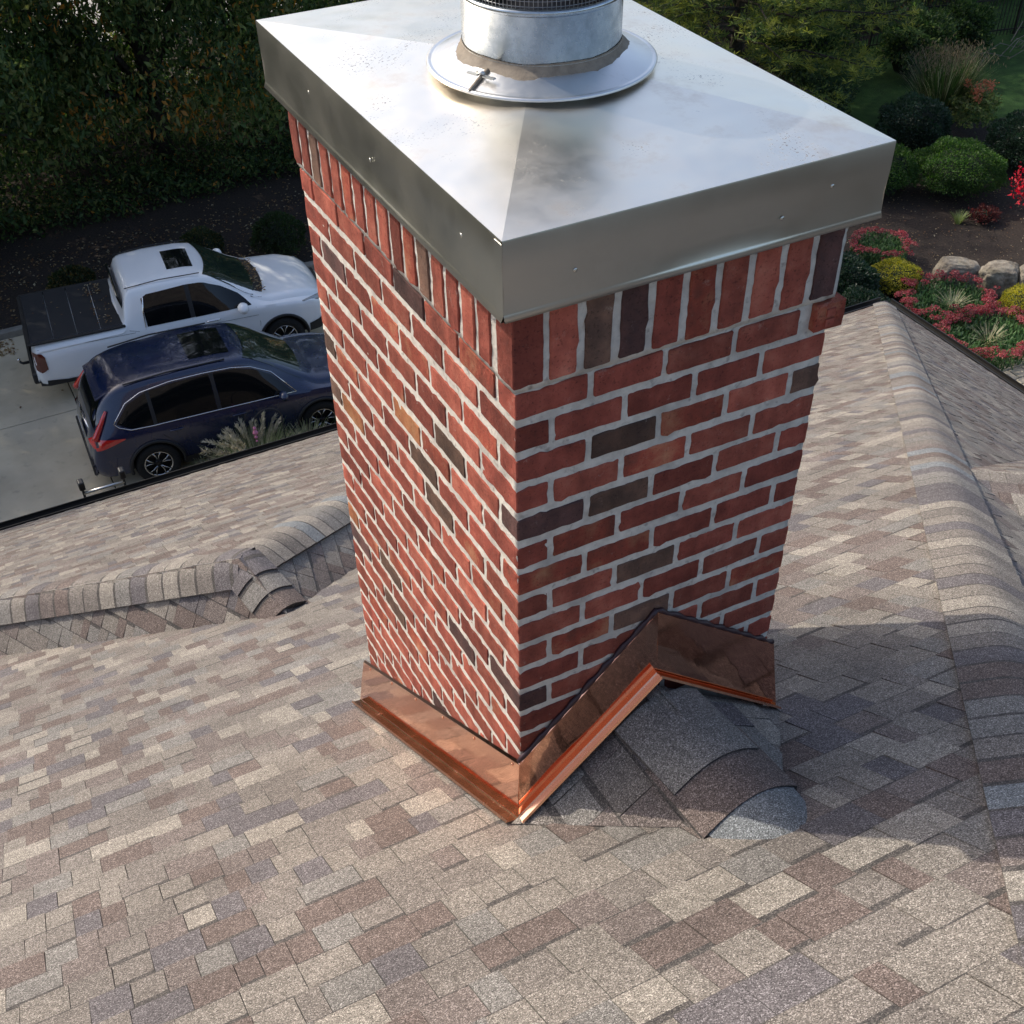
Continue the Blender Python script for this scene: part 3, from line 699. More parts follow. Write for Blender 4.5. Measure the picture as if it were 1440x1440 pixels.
# apron on the -x side, following the slope
topL = linepts((fx, fy, -1.205), (fx, 1.345, -2.045)); botL = linepts((fx-.012, fy-.012, -1.424), (fx-.012, 1.43, -2.340))
midL = [a.lerp(c, .5)+Vector((-.001+.0005*math.sin(i*.7), 0, 0)) for i, (a, c) in enumerate(zip(topL, botL))]
lip = [p+Vector((.006, 0, .010)) for p in topL]
strip('side_apron', [lip, topL, midL, botL], COPPER, fl2, False)
kick = [p+Vector((-.012, 0, .006)) for p in botL]; k2_ = [p+Vector((-.038, -.006 if i == 0 else 0, .004)) for i, p in enumerate(botL)]; k3 = [p+Vector((-.036, 0, .010)) for p in botL]
botL0 = [p+Vector((0, 0, -.003)) for p in botL]
strip('hem', [botL0, [p+Vector((-.006, 0, -.006)) for p in botL], [p+Vector((-.040, 0, -.001)) for p in botL], [p+Vector((-.036, 0, .006)) for p in botL]], COPPER_EDGE, fl2)
for t in (.03, .22, .40, .58, .76, .94):
    p = topL[0].lerp(topL[-1], t)+Vector((-.0022, 0, -.014)); b = MB(); b.lathe([(.0001, .003), (.004, .002), (.0055, 0)], 10); o = b.build('rivet', COPPER_EDGE, fl2); o.matrix_world = Matrix.Translation(p) @ Vector((-1, 0, 0)).to_track_quat('Z', 'Y').to_matrix().to_4x4()
# cricket flashing on the -y side, two panels meeting at a peak
PK = .410
tA = linepts((fx, fy, -1.205), (PK, fy, -.812), 12); bA = linepts((fx-.012, fy-.014, -1.414), (PK+.004, fy-.014, -1.030), 12)
tB = linepts((PK, fy, -.812), (.842, fy, -1.140), 12); bB = linepts((PK+.004, fy-.014, -1.042), (.888, fy-.014, -1.424), 12)
def panel(t_, b_, seed):
    rows = [[p+Vector((0, .010, .004)) for p in t_], t_]
    for f in (.25, .5, .75): rows.append([a.lerp(c, f)+Vector((0, .0006*math.sin(i*.8+f*5+seed), 0)) for i, (a, c) in enumerate(zip(t_, b_))])
    rows.append(b_)
    return strip('cricket_flashing', rows, COPPER, fl2, False)
panel(tA, bA, 1); panel(tB, bB, 2)
def hem(b_, nrm, wdt=.034):
    nrm = Vector(nrm)
    strip('hem', [b_, [p+Vector((0, -.004, -.004)) for p in b_], [p+Vector((0, -wdt*.4, .004))+nrm*.004 for p in b_], [p+Vector((0, -wdt, .002))+nrm*.006 for p in b_], [p+Vector((0, -wdt+.004, .008))+nrm*.006 for p in b_]], COPPER_EDGE, fl2)
hem(bA, (-.6, 0, .7)); hem(bB, (.6, 0, .7), .022)
# sealant line along the top of the flashing
for pts in (tA, tB):
    b = MB(); pp = []
    for i in range(31):
        t = i/30*(len(pts)-1); k_ = int(min(t, len(pts)-2)); p = pts[k_].lerp(pts[k_+1], t-k_)
        pp.append(p+Vector((0, .008, .004+.003*math.sin(i*1.7)+random.uniform(-.002, .002))))
    b.tube(pp, [.006+.003*abs(math.sin(i*.9)) for i in range(31)], 6); place(b.build('sealant_line', mat('dark_sealant', (.035, .014, .018), .45), fl2))
# return over the -x side at the far end and the hidden flashings
strip('rear_flashing', [linepts((-.012, D+.012, -2.05), (W+.012, D+.012, -2.05), 2), linepts((-.012, D+.02, -2.36), (W+.012, D+.02, -2.36), 2)], COPPER, fl2)
strip('side_apron', [linepts((W+.011, fy, -1.14), (W+.011, D+.03, -2.02), 4), linepts((W+.024, fy, -1.47), (W+.024, D+.03, -2.33), 4)], COPPER, fl2)
# cricket: little shingled gable behind the chimney
cp = Vector((PK, -.02, -1.088)); ct_ = Vector((.435, -.60, mz(-.60)+.004)); cl = Vector((-.045, -.03, mz(-.03)+.003)); crr = Vector((.895, -.03, mz(-.03)+.003))
SHC = SH
def crick(a, b_, c, rowdir, seed):
    return tri_slope(a, b_, c, seed=seed)
crick(cl, ct_, cp, (cp-ct_), 51); crick(crr, cp, ct_, (cp-ct_), 52)
A1 = (cl-cp).normalized(); B1 = (crr-cp).normalized()
dcr = (cp-ct_).normalized()
rnd = random.Random(2)
hub = empty('cap_row'); hub.parent = house; hub.matrix_world = Matrix.Identity(4)
def big_cap(s0, s1, ci, lift0, lift1, wl, wr, flare_tip=0):
    A = (A1-dcr*A1.dot(dcr)).normalized(); B = (B1-dcr*B1.dot(dcr)).normalized(); b = MB()
    prof = []
    for kk in range(17):
        t = kk/16
        if t < .25: p = A*(wl*(1-t/.25)+.15*(t/.25))
        elif t > .75: p = B*(.15*(1-(t-.75)/.25)+wr*((t-.75)/.25))
        else:
            u = (t-.25)/.5; p = A*.15*(1-u)**2+B*.15*u**2
        prof.append(p)
    n = len(prof); vs = []
    m_ = 6
    for j in range(m_+1):
        f = j/m_
        for i, q in enumerate(prof):
            e = abs(i/(n-1)-.5)*2
            s_ = s0+(s1-s0)*f + flare_tip*(1-f)*e**2
            vs.append(ct_+dcr*s_+q*(1 if flare_tip == 0 else (1-.25*(1-f)))+Vector((0, 0, lift0*(1-f)+lift1*f)))
    b.add(vs, [(j*n+i, j*n+i+1, (j+1)*n+i+1, (j+1)*n+i) for j in range(m_) for i in range(n-1)], 0, True)
    fr = vs[:n]; b.add(fr+[v-Vector((0, 0, .05)) for v in fr], [(i, n+i, n+i+1, i+1) for i in range(n-1)], 1)
    for e in (0, n-1):
        b.add([vs[e], vs[m_*n+e], vs[m_*n+e]-Vector((0, 0, .012)), vs[e]-Vector((0, 0, .012))], [(0, 1, 2, 3)], 1)
    o = b.build('ridge_cap', [CAPM[ci], SHD], hub)
big_cap(-.075, .22, 7, .050, .050, .20, .18, .035); big_cap(.12, .36, 3, .058, .052, .20, .18); big_cap(.265, .545, 5, .062, .040, .185, .16)

# ------------------------------------------------------------------ vehicles
GLASS = mat('tinted_glass', (.004, .005, .006), .05, 0, .45)
GLASSG = mat('windscreen_glass', (.012, .022, .018), .04, 0, .8)
RUB = noisy('tyre_rubber', [(.3, (.010, .010, .010)), (.7, (.022, .021, .020))], 30, bump=.2, rough=.8)
RIMD = mat('rim_dark', (.02, .02, .022), .35, .6); RIMS = mat('rim_machined', (.62, .62, .62), .25, 1)
DARKP = mat('unpainted_trim', (.014, .014, .015), .55)
REDL = mat('tail_lamp_red', (.55, .012, .012), .12, 0, .8, Coat_Weight=1.0)
REDD = mat('tail_lamp_dark_red', (.10, .012, .008), .12, 0, .8, Coat_Weight=1.0)
CHR = mat('chrome', (.8, .8, .8), .12, 1)
LAMP = mat('headlamp_lens', (.35, .37, .38), .08, .3, .8); AMB = mat('amber_reflector', (.55, .17, .02), .2)
SILV = mat('grey_plate', (.45, .46, .46), .4, .3)
def paint(name, col, coat=1.0, rough=.35, metal=0):
    m, t, p = newmat(name); L = t.links.new
    g = N(t, 'TexCoord').outputs['Object']; n = N(t, 'TexNoise', Scale=2.5, Detail=7); L(g, n.inputs['Vector'])
    mr = N(t, 'MapRange'); mr.inputs['To Min'].default_value = rough-.08; mr.inputs['To Max'].default_value = rough+.12; L(n.outputs['Fac'], mr.inputs['Value']); L(mr.outputs[0], p.inputs['Roughness'])
    p.inputs['Base Color'].default_value = (*col, 1); p.inputs['Metallic'].default_value = metal
    p.inputs['Coat Weight'].default_value = coat; p.inputs['Coat Roughness'].default_value = .05
    return m
WHITE = paint('white_paint', (.84, .85, .85)); BLUE = paint('dark_blue_paint', (.002, .009, .045), rough=.25, metal=0)
class Car:
    def __init__(s, tab, cr=.03, tumble=.1):
        t = np.array(tab, float); s.cr = cr                 # x, zb, zt, w, belt, wr
        x = np.linspace(t[0, 0], t[-1, 0], 260); k_ = np.exp(-.5*(np.arange(-12, 13)*(x[1]-x[0])/tumble)**2); k_ /= k_.sum(); cols = [x]
        for i in range(1, 6):
            y = np.interp(x, t[:, 0], t[:, i]); yp = np.concatenate([2*y[0]-y[12:0:-1], y, 2*y[-1]-y[-2:-14:-1]]); cols.append(np.convolve(yp, k_, 'valid'))
        s.t = np.stack(cols, 1)
    def at(s, x):
        return [float(np.interp(x, s.t[:, 0], s.t[:, i])) for i in range(1, 6)]
    def section(s, x):
        zb, zt, w, belt, wr = s.at(x); bl = min(belt, zt-.09); m = (zb+bl)/2
        P = [(0, zb), (.6*w, zb), (.90*w, zb+.01), (.97*w, zb+.06), (.992*w, zb+.16), (w, m), (w*.998, bl-.14), (w*.99, bl-.05), (w*.965, bl)]
        e = (wr+.012, zt-.075)
        for f in (.25, .5, .75): P.append((P[8][0]*(1-f)+e[0]*f+.012*math.sin(f*PI), P[8][1]*(1-f)+e[1]*f))
        P += [e, (wr-.012, zt-.035), (wr-.06, zt-.006), (wr*.8, zt+s.cr*.35), (wr*.5, zt+s.cr*.8), (0, zt+s.cr)]
        return P
    def side(s, x, z):
        P = s.section(x)[3:14]; return float(np.interp(z, [p[1] for p in P], [p[0] for p in P]))
    def top(s, x, y):
        P = s.section(x)[12:][::-1]; return float(np.interp(abs(y), [p[0] for p in P], [p[1] for p in P]))
    def body(s, name, m, parent, arches, R):
        xs = []
        t = s.t[:, 0]; xs = list(t[::3]); xs.append(t[-1]); b = MB(); rows = []
        for x in xs:
            P = s.section(x); rows.append([(x, -y, z) for y, z in P]+[(x, y, z) for y, z in P[1:-1]][::-1])
        n = len(rows[0]); vs = [p for r in rows for p in r]
        b.add(vs, [(j*n+i, j*n+(i+1) % n, (j+1)*n+(i+1) % n, (j+1)*n+i) for j in range(len(rows)-1) for i in range(n)]+[tuple(range(n))[::-1], tuple((len(rows)-1)*n+i for i in range(n))], 0, True)
        o = b.build(name, [m, DARKP], parent)
        bm = bmesh.new(); bm.from_mesh(o.data); bmesh.ops.recalc_face_normals(bm, faces=bm.faces[:]); bm.to_mesh(o.data); bm.free()
        for (ax, az) in arches:
            for sy in (-1, 1):
                c = MB(); c.lathe([(.0001, -.16), (R, -.16), (R, .16), (.0001, .16)], 36, (ax, sy*(s.at(ax)[2]-.03), az), axis='y', mi=0, smooth=False)
                cm = c.mesh('arch_cut', DARKP); bm = bmesh.new(); bm.from_mesh(cm); bmesh.ops.remove_doubles(bm, verts=bm.verts[:], dist=.0005); bmesh.ops.recalc_face_normals(bm, faces=bm.faces[:]); bm.to_mesh(cm); bm.free()
                co_ = bpy.data.objects.new('arch_cut', cm); C.objects.link(co_); co_.parent = parent
                md = o.modifiers.new('arch', 'BOOLEAN'); md.operation = 'DIFFERENCE'; md.object = co_; md.solver = 'EXACT'; md.material_mode = 'TRANSFER'
                cuts.append((o, co_))
        return o
    def side_patch(s, name, m, parent, sy, xs, lo, hi, off=.007, nz=5, thick=0):
        b = MB(); vs = []
        for x, l, h in zip(xs, lo, hi):
            for j in range(nz+1):
                z = l+(h-l)*j/nz; vs.append((x, sy*(s.side(x, z)+off), z))
        b.add(vs, [(i*(nz+1)+j, (i+1)*(nz+1)+j, (i+1)*(nz+1)+j+1, i*(nz+1)+j+1) for i in range(len(xs)-1) for j in range(nz)], 0, True)
        return b.build(name, m, parent)
    def top_patch(s, name, m, parent, x0, x1, yw0, yw1, off=.006, nx=10, ny=10, bow=0):
        b = MB(); vs = []
        for i in range(nx+1):
            f = i/nx; yw = yw0+(yw1-yw0)*f
            for j in range(ny+1):
                g = j/ny*2-1; y = yw*g; x = x0+(x1-x0)*f - bow*g*g
                vs.append((x, y, s.top(x, y)+off))
        b.add(vs, [(i*(ny+1)+j, i*(ny+1)+j+1, (i+1)*(ny+1)+j+1, (i+1)*(ny+1)+j) for i in range(nx) for j in range(ny)], 0, True)
        return b.build(name, m, parent)
cuts = []
def wheel(parent, x, y, R, wdt, sy, rimr, spokes=5):
    w_ = empty('wheel'); w_.parent = parent; w_.location = (x, y, R)
    b = MB(); h = wdt/2
    b.lathe([(rimr, -h*.8), (rimr+.02, -h), (R-.03, -h), (R-.006, -h*.75), (R, -h*.4), (R, h*.4), (R-.006, h*.75), (R-.03, h), (rimr+.02, h), (rimr, h*.8)], 40, axis='y'); b.build('tyre', RUB, w_)
    b = MB(); b.lathe([(rimr, -h*.8), (rimr-.012, -h*.4), (rimr-.02, h*.5), (rimr-.01, h*.8), (rimr, h*.8)], 40, axis='y'); b.lathe([(.0001, sy*h*.1), (rimr-.02, sy*h*.05)], 30, axis='y', mi=0)
    yo = sy*h*.62
    b.lathe([(rimr-.004, sy*h*.80), (rimr-.012, sy*h*.84), (rimr-.022, sy*h*.72)], 40, axis='y', mi=1)
    b.lathe([(.0001, sy*h*.74), (.035, sy*h*.72), (.06, sy*h*.6), (.062, sy*h*.2)], 20, axis='y', mi=0)
    for i in range(spokes):
        a = 2*PI*i/spokes+.3
        for da, mi, ww in ((-.17, 1, .018), (.17, 1, .018), (0, 0, .02)):
            p0 = Vector((math.cos(a)*.05, yo, math.sin(a)*.05)); p1 = Vector((math.cos(a+da)*rimr*.62, yo+sy*.004, math.sin(a+da)*rimr*.62)); p2 = Vector((math.cos(a+da*1.7)*(rimr-.015), yo+sy*.008, math.sin(a+da*1.7)*(rimr-.015)))
            b.tube([p0, p1, p2], [ww*.7, ww*.62, ww*.8], 5, mi)
    b.build('rim', [RIMD, RIMS], w_)
    return w_
def side_line(car, pts, sy, r=.004, m=None, parent=None, name='door_gap', off=.002):
    b = MB(); b.tube([(x, sy*(car.side(x, z)+off), z) for x, z in pts], r, 5); return b.build(name, m or DARKP, parent)

# blue sport utility
yaw = math.radians(-2.8)
suv = tag(empty('parked_car', (.0, 14.88, G), yaw), 'dark blue sport utility car parked beside the white pickup, nearest the roof eave', 'car')
S1 = Car([[0, .34, .52, .74, .45, .55], [.02, .30, .80, .82, .70, .62], [.07, .27, 1.03, .87, .92, .62], [.22, .26, 1.27, .905, .99, .60], [.42, .26, 1.52, .92, 1.03, .60], [.62, .26, 1.62, .925, 1.04, .62], [1.0, .24, 1.665, .927, 1.035, .645], [1.6, .22, 1.685, .927, 1.02, .66], [2.2, .22, 1.672, .927, 1.0, .66], [2.6, .22, 1.625, .927, .985, .65], [2.95, .22, 1.46, .927, .975, .64], [3.25, .22, 1.26, .925, .97, .65], [3.5, .22, 1.09, .925, .965, .70], [3.62, .22, 1.045, .925, .96, .78], [3.9, .22, 1.02, .92, .93, .78], [4.2, .22, .965, .90, .88, .74], [4.42, .23, .86, .84, .78, .66], [4.54, .26, .70, .75, .62, .58], [4.60, .32, .56, .64, .50, .48]], .035, .085)
S1.body('body', BLUE, suv, [(.94, .37), (3.60, .37)], .40)
for sy in (-1, 1):
    xs = np.linspace(.50, 1.02, 8); lo = np.interp(xs, [.5, .7, 1.02], [1.17, 1.07, 1.055]); hi = np.interp(xs, [.5, .72, 1.02], [1.175, 1.40, 1.515])
    S1.side_patch('side_window', GLASS, suv, sy, xs, lo, hi)
    xs = np.linspace(1.08, 2.00, 8); S1.side_patch('side_window', GLASS, suv, sy, xs, 1.06-.02*(xs-1.08), np.interp(xs, [1.08, 1.5, 2.0], [1.525, 1.565, 1.565]))
    xs = np.linspace(2.07, 3.20, 14); S1.side_patch('side_window', GLASS, suv, sy, xs, 1.035-.03*(xs-2.07), np.interp(xs, [2.07, 2.4, 2.7, 2.95, 3.20], [1.565, 1.54, 1.455, 1.30, 1.02]))
    side_line(S1, [(3.26, 1.0), (2.6, 1.017), (2.04, 1.030), (1.0, 1.045), (.68, 1.06), (.52, 1.12), (.46, 1.175), (.52, 1.24), (.70, 1.42), (.95, 1.525), (1.4, 1.585), (1.9, 1.59), (2.35, 1.565), (2.65, 1.50), (2.95, 1.335), (3.26, 1.0)], sy, .0085, CHR, suv, 'chrome_trim', .008)
    for xx, zt_ in ((2.035, 1.57), (1.05, 1.53)):
        S1.side_patch('pillar', DARKP, suv, sy, [xx-.028, xx+.028], [1.045, 1.045], [zt_, zt_], .0085)
    side_line(S1, [(2.06, 1.02), (2.02, .7), (2.03, .36)], sy, .004, None, suv); side_line(S1, [(1.02, 1.04), (1.12, .86), (1.36, .6), (1.42, .38)], sy, .004, None, suv); side_line(S1, [(3.24, .98), (3.18, .7), (3.2, .36)], sy, .004, None, suv)
    S1.side_patch('sill_trim', DARKP, suv, sy, np.linspace(1.35, 3.2, 8), [.25]*8, [.38]*8, .008, 3)
    for xx, zz in ((1.22, .90), (2.2, .885)):
        b = MB(); y = sy*(S1.side(xx, zz)+.018); b.tube([(xx, y-sy*.015, zz), (xx+.05, y, zz+.004), (xx+.17, y, zz+.002), (xx+.22, y-sy*.015, zz)], .012, 6); b.build('door_handle', BLUE, suv)
    b = MB(); yy = sy*(.93+.09); b.lathe([(.001, -.10), (.045, -.085), (.07, -.03), (.072, .03), (.05, .085), (.001, .10)], 14, (3.02, yy, 1.06), axis='y'); b.tube([(3.02, sy*.88, 1.03), (3.02, yy, 1.05)], .025, 6); o = b.build('door_mirror', BLUE, suv)
    for ax in (.94, 3.60):
        b = MB(); n = 22
        pts = []
        for i in range(n+1):
            a = PI*(-.06+1.12*i/n); x_, z_ = ax+.415*math.cos(a), .37+.415*math.sin(a); pts.append((x_, sy*(S1.side(x_, max(z_, .3))+.004), z_))
        b.tube(pts, .028, 6); b.build('arch_trim', DARKP, suv)
        wheel(suv, ax, sy*.815, .355, .225, sy, .225)
    # tail lamp: upright along the pillar and a wrap onto the flank
    b = MB(); b.tube([(.40, sy*.700, 1.36), (.30, sy*.745, 1.22), (.165, sy*.795, 1.03), (.12, sy*.82, .98)], [.02, .035, .05, .045], 8); b.build('tail_lamp', REDL, suv)
    xs = np.linspace(.05, .56, 9); S1.side_patch('tail_lamp', REDL, suv, sy, xs, np.interp(xs, [.05, .2, .56], [.80, .84, .945]), np.interp(xs, [.05, .2, .56], [.90, 1.00, .965]), .012)
S1.top_patch('windscreen', GLASSG, suv, 2.68, 3.50, .57, .69, .008, bow=.10)
S1.top_patch('rear_window', GLASS, suv, .16, .40, .66, .50, .010)
S1.top_patch('sunroof', GLASS, suv, 1.80, 2.42, .40, .40, .005)
b = MB(); b.tube([(.12, -.5, 1.0), (.07, 0, .98), (.12, .5, 1.0)], .014, 6); b.build('chrome_trim', CHR, suv)
b = MB(); b.box((.40, 0, 1.50), (.20, 1.06, .035), mat=Matrix.Rotation(math.radians(-22), 3, 'Y')); bevel(b.build('spoiler', BLUE, suv), .015, 3)
b = MB(); b.box((.01, 0, .42), (.06, 1.5, .20)); bevel(b.build('rear_bumper_trim', DARKP, suv), .02, 2)
b = MB(); b.box((.018, 0, .78), (.012, .5, .13)); b.build('number_plate', SILV, suv)
b = MB(); b.box((4.52, 0, .62), (.10, 1.1, .16)); bevel(b.build('grille', DARKP, suv), .02, 2)
for sy in (-1, 1):
    b = MB(); b.tube([(4.50, sy*.52, .80), (4.38, sy*.70, .83), (4.2, sy*.82, .87)], [.035, .05, .02], 8); b.build('headlamp', LAMP, suv)
    b = MB(); b.tube([(.75, sy*.585, 1.655), (1.4, sy*.60, 1.70), (2.3, sy*.59, 1.68)], .012, 6); b.build('roof_rail', DARKP, suv)

# white pickup
yaw = math.radians(-5.2)
trk = tag(empty('pickup_truck', (-.22, 17.82, G), yaw), 'white crew cab pickup truck with black folding bed cover, parked beyond the blue car', 'pickup truck')
S2 = Car([[0, .50, .72, .88, .6, .74], [.03, .42, 1.12, .95, .95, .86], [.12, .40, 1.18, .975, 1.05, .93], [1.0, .36, 1.20, .99, 1.09, .945], [1.62, .34, 1.215, .99, 1.11, .94], [1.66, .34, 1.25, .99, 1.115, .90], [1.76, .34, 1.70, .99, 1.12, .73], [1.86, .34, 1.765, .99, 1.12, .725], [2.3, .34, 1.795, .99, 1.12, .735], [2.9, .34, 1.785, .99, 1.115, .735], [3.2, .34, 1.735, .99, 1.105, .725], [3.5, .34, 1.56, .99, 1.10, .72], [3.8, .34, 1.36, .99, 1.10, .75], [4.05, .34, 1.21, .99, 1.10, .82], [4.2, .34, 1.18, .99, 1.09, .86], [4.7, .34, 1.15, .975, 1.03, .84], [5.0, .36, 1.08, .93, .98, .76], [5.2, .38, .96, .86, .86, .66], [5.3, .42, .80, .76, .70, .56], [5.34, .48, .68, .66, .58, .48]], .03, .035)
trk.scale = (.965, .965, .965)
S2.body('body', WHITE, trk, [(1.22, .39), (4.36, .39)], .44)
for sy in (-1, 1):
    xs = np.linspace(2.02, 2.78, 8); S2.side_patch('side_window', GLASS, trk, sy, xs, [1.145]*8, np.interp(xs, [2.02, 2.12, 2.78], [1.60, 1.655, 1.685]))
    xs = np.linspace(2.86, 3.86, 12); S2.side_patch('side_window', GLASS, trk, sy, xs, 1.14-.0*xs, np.interp(xs, [2.86, 3.1, 3.4, 3.7, 3.86], [1.685, 1.665, 1.53, 1.33, 1.15]))
    S2.side_patch('pillar', DARKP, trk, sy, [2.775, 2.87], [1.145, 1.145], [1.685, 1.685], .006)
    b = MB(); b.tube([(1.985, sy*(S2.side(1.985, 1.15)+.006), 1.14), (2.01, sy*(S2.side(2.01, 1.4)+.006), 1.42), (2.06, sy*(S2.side(2.06, 1.6)+.006), 1.62)], .012, 6); b.build('chrome_trim', CHR, trk)
    for pts in ([(2.80, 1.12), (2.82, .8), (2.86, .45)], [(1.98, 1.12), (2.0, .75), (1.72, .5)], [(1.70, 1.14), (1.86, 1.10), (1.90, .8), (1.88, .45)], [(3.93, 1.1), (3.96, .8), (3.9, .45)], [(.14, 1.115), (1.0, 1.10), (1.8, 1.09)], [(2.0, .98), (3.0, .97), (3.95, .955)]): side_line(S2, pts, sy, .003, None, trk)
    S2.side_patch('sill_trim', DARKP, trk, sy, np.linspace(1.7, 3.9, 8), [.36]*8, [.47]*8, .008, 3)
    S2.side_patch('bumper_side', DARKP, trk, sy, np.linspace(.03, .80, 6), [.42]*6, [.52, .54, .52, .50, .5, .5], .01, 3)
    S2.side_patch('bumper_side', DARKP, trk, sy, np.linspace(4.85, 5.32, 6), [.40, .4, .4, .42, .44, .48], [.56, .58, .6, .64, .66, .62], .01, 3)
    xs = np.linspace(.035, .23, 6); S2.side_patch('tail_lamp', REDD, trk, sy, xs, np.interp(xs, [.035, .12, .23], [.76, .70, .76]), np.interp(xs, [.035, .18, .23], [1.07, 1.06, .99]), .012)
    for xx in (2.10, 3.02):
        b = MB(); zz = 1.03; y = sy*(S2.side(xx, zz)+.02); b.tube([(xx, y-sy*.018, zz), (xx+.05, y, zz), (xx+.2, y, zz), (xx+.25, y-sy*.018, zz)], .013, 6); b.build('door_handle', CHR, trk)
    b = MB(); yy = sy*1.11; b.lathe([(.001, -.12), (.06, -.10), (.095, -.03), (.10, .03), (.07, .10), (.001, .12)], 16, (3.68, yy, 1.20), axis='y'); b.tube([(3.70, sy*.93, 1.13), (3.69, yy, 1.16)], .03, 6); b.build('door_mirror', WHITE, trk)
    for ax in (1.22, 4.36):
        b = MB(); n = 22; pts = []
        for i in range(n+1):
            a = PI*(-.06+1.12*i/n); x_, z_ = ax+.455*math.cos(a), .39+.455*math.sin(a); pts.append((x_, sy*(S2.side(x_, max(z_, .4))+.002), z_))
        b.tube(pts, .026, 6); b.build('arch_trim', DARKP, trk)
        wheel(trk, ax, sy*.86, .385, .245, sy, .24)
    b = MB(); b.tube([(5.18, sy*.60, .90), (5.04, sy*.80, .95), (4.78, sy*.93, 1.02)], [.05, .065, .012], 8); b.build('headlamp', LAMP, trk)
    b = MB(); b.tube([(5.10, sy*.80, .87), (4.86, sy*.925, .92)], [.028, .012], 8); b.build('reflector', AMB, trk)
    b = MB(); b.tube([(1.80, sy*.665, 1.775), (2.4, sy*.672, 1.822), (3.1, sy*.668, 1.80)], .009, 5); b.build('roof_seam', DARKP, trk)
for i in range(4):
    x0, x1 = .07+i*.395, .07+(i+1)*.395-.010; b = MB()
    b.add([(x0, -.87, 1.236), (x1, -.87, 1.24), (x1, .87, 1.24), (x0, .87, 1.236), (x0+.006, -.86, 1.246), (x1-.006, -.86, 1.248), (x1-.006, .86, 1.248), (x0+.006, .86, 1.246)], [(4, 5, 6, 7), (0, 1, 5, 4), (1, 2, 6, 5), (2, 3, 7, 6), (3, 0, 4, 7)])
    b.build('bed_cover_panel', mat('bed_cover_vinyl', (.012, .014, .018), .62), trk)
b = MB(); b.box((.85, -.905, 1.225), (1.62, .06, .035)); b.box((.85, .905, 1.225), (1.62, .06, .035)); b.box((.04, 0, 1.21), (.07, 1.8, .04)); bevel(b.build('bed_rail_cap', DARKP, trk), .01, 2)
b = MB(); b.box((1.70, 0, 1.46), (.05, 1.30, .40), mat=Matrix.Rotation(math.radians(-12), 3, 'Y')); bevel(b.build('rear_window', GLASS, trk), .02, 2)
S2.top_patch('windscreen', GLASSG, trk, 3.27, 4.06, .64, .78, .010, bow=.12)
S2.top_patch('wiper_cowl', DARKP, trk, 4.03, 4.22, .80, .80, .004, bow=.14)
S2.top_patch('sunroof', GLASS, trk, 2.60, 3.05, .36, .36, .006)
b = MB(); b.box((.0, 0, .56), (.14, 1.78, .20)); bevel(b.build('rear_bumper', DARKP, trk), .03, 2)
b = MB(); b.box((-.004, 0, .90), (.02, 1.4, .36)); bevel(b.build('tailgate_shade_panel', DARKP, trk), .01, 2)  # dark sheet over the white tailgate, its shade put in as colour
b = MB(); b.tube([(.0, 0, .42), (-.2, 0, .42), (-.24, 0, .46)], .026, 8); b.lathe([(.001, .53), (.02, .525), (.028, .505), (.02, .48), (.012, .46)], 14, (-.25, 0, 0), mi=1); b.build('tow_hitch', [DARKP, CHR], trk)
b = MB(); b.box((5.29, 0, .76), (.08, 1.1, .20)); bevel(b.build('grille', DARKP, trk), .02, 2)
# bake the wheel arch cuts and drop the cutting shapes
dg = bpy.context.evaluated_depsgraph_get()
done = set()
for o, _ in cuts:
    if o.name in done: continue
    done.add(o.name); me = bpy.data.meshes.new_from_object(o.evaluated_get(dg)); o.modifiers.clear(); o.data = me
for _, c_ in cuts: bpy.data.objects.remove(c_)
for o in (x for x in list(C.objects) if x.name.split('.')[0] == 'body'):
    for p in o.data.polygons: p.use_smooth = True
    md = o.modifiers.new('wn', 'EDGE_SPLIT'); md.split_angle = math.radians(38)

# ------------------------------------------------------------------ leaves and plants
rng = np.random.default_rng(12)
def leafmat(name, col, rough=.55, trans=.25):
    m, t, p = newmat(name); L = t.links.new
    g = N(t, 'NewGeometry'); oi = N(t, 'TexNoise', Scale=1.3, Detail=3); L(g.outputs['Position'], oi.inputs['Vector'])
    hs = N(t, 'HueSaturation'); hs.inputs['Color'].default_value = (*col, 1)
    mr = N(t, 'MapRange'); mr.inputs['From Min'].default_value = .3; mr.inputs['From Max'].default_value = .7; mr.inputs['To Min'].default_value = .65; mr.inputs['To Max'].default_value = 1.4; L(oi.outputs['Fac'], mr.inputs['Value']); L(mr.outputs[0], hs.inputs['Value'])
    L(hs.outputs[0], p.inputs['Base Color']); p.inputs['Roughness'].default_value = rough; p.inputs['Specular IOR Level'].default_value = .35
    tl = N(t, 'BsdfTranslucent'); h2 = N(t, 'HueSaturation'); h2.inputs['Saturation'].default_value = 1.15; h2.inputs['Value'].default_value = 1.9; L(hs.outputs[0], h2.inputs['Color']); L(h2.outputs[0], tl.inputs['Color'])
    ms = N(t, 'MixShader'); ms.inputs[0].default_value = .38; L(p.outputs[0], ms.inputs[1]); L(tl.outputs[0], ms.inputs[2]); L(ms.outputs[0], t.nodes['Material Output'].inputs['Surface'])
    return m
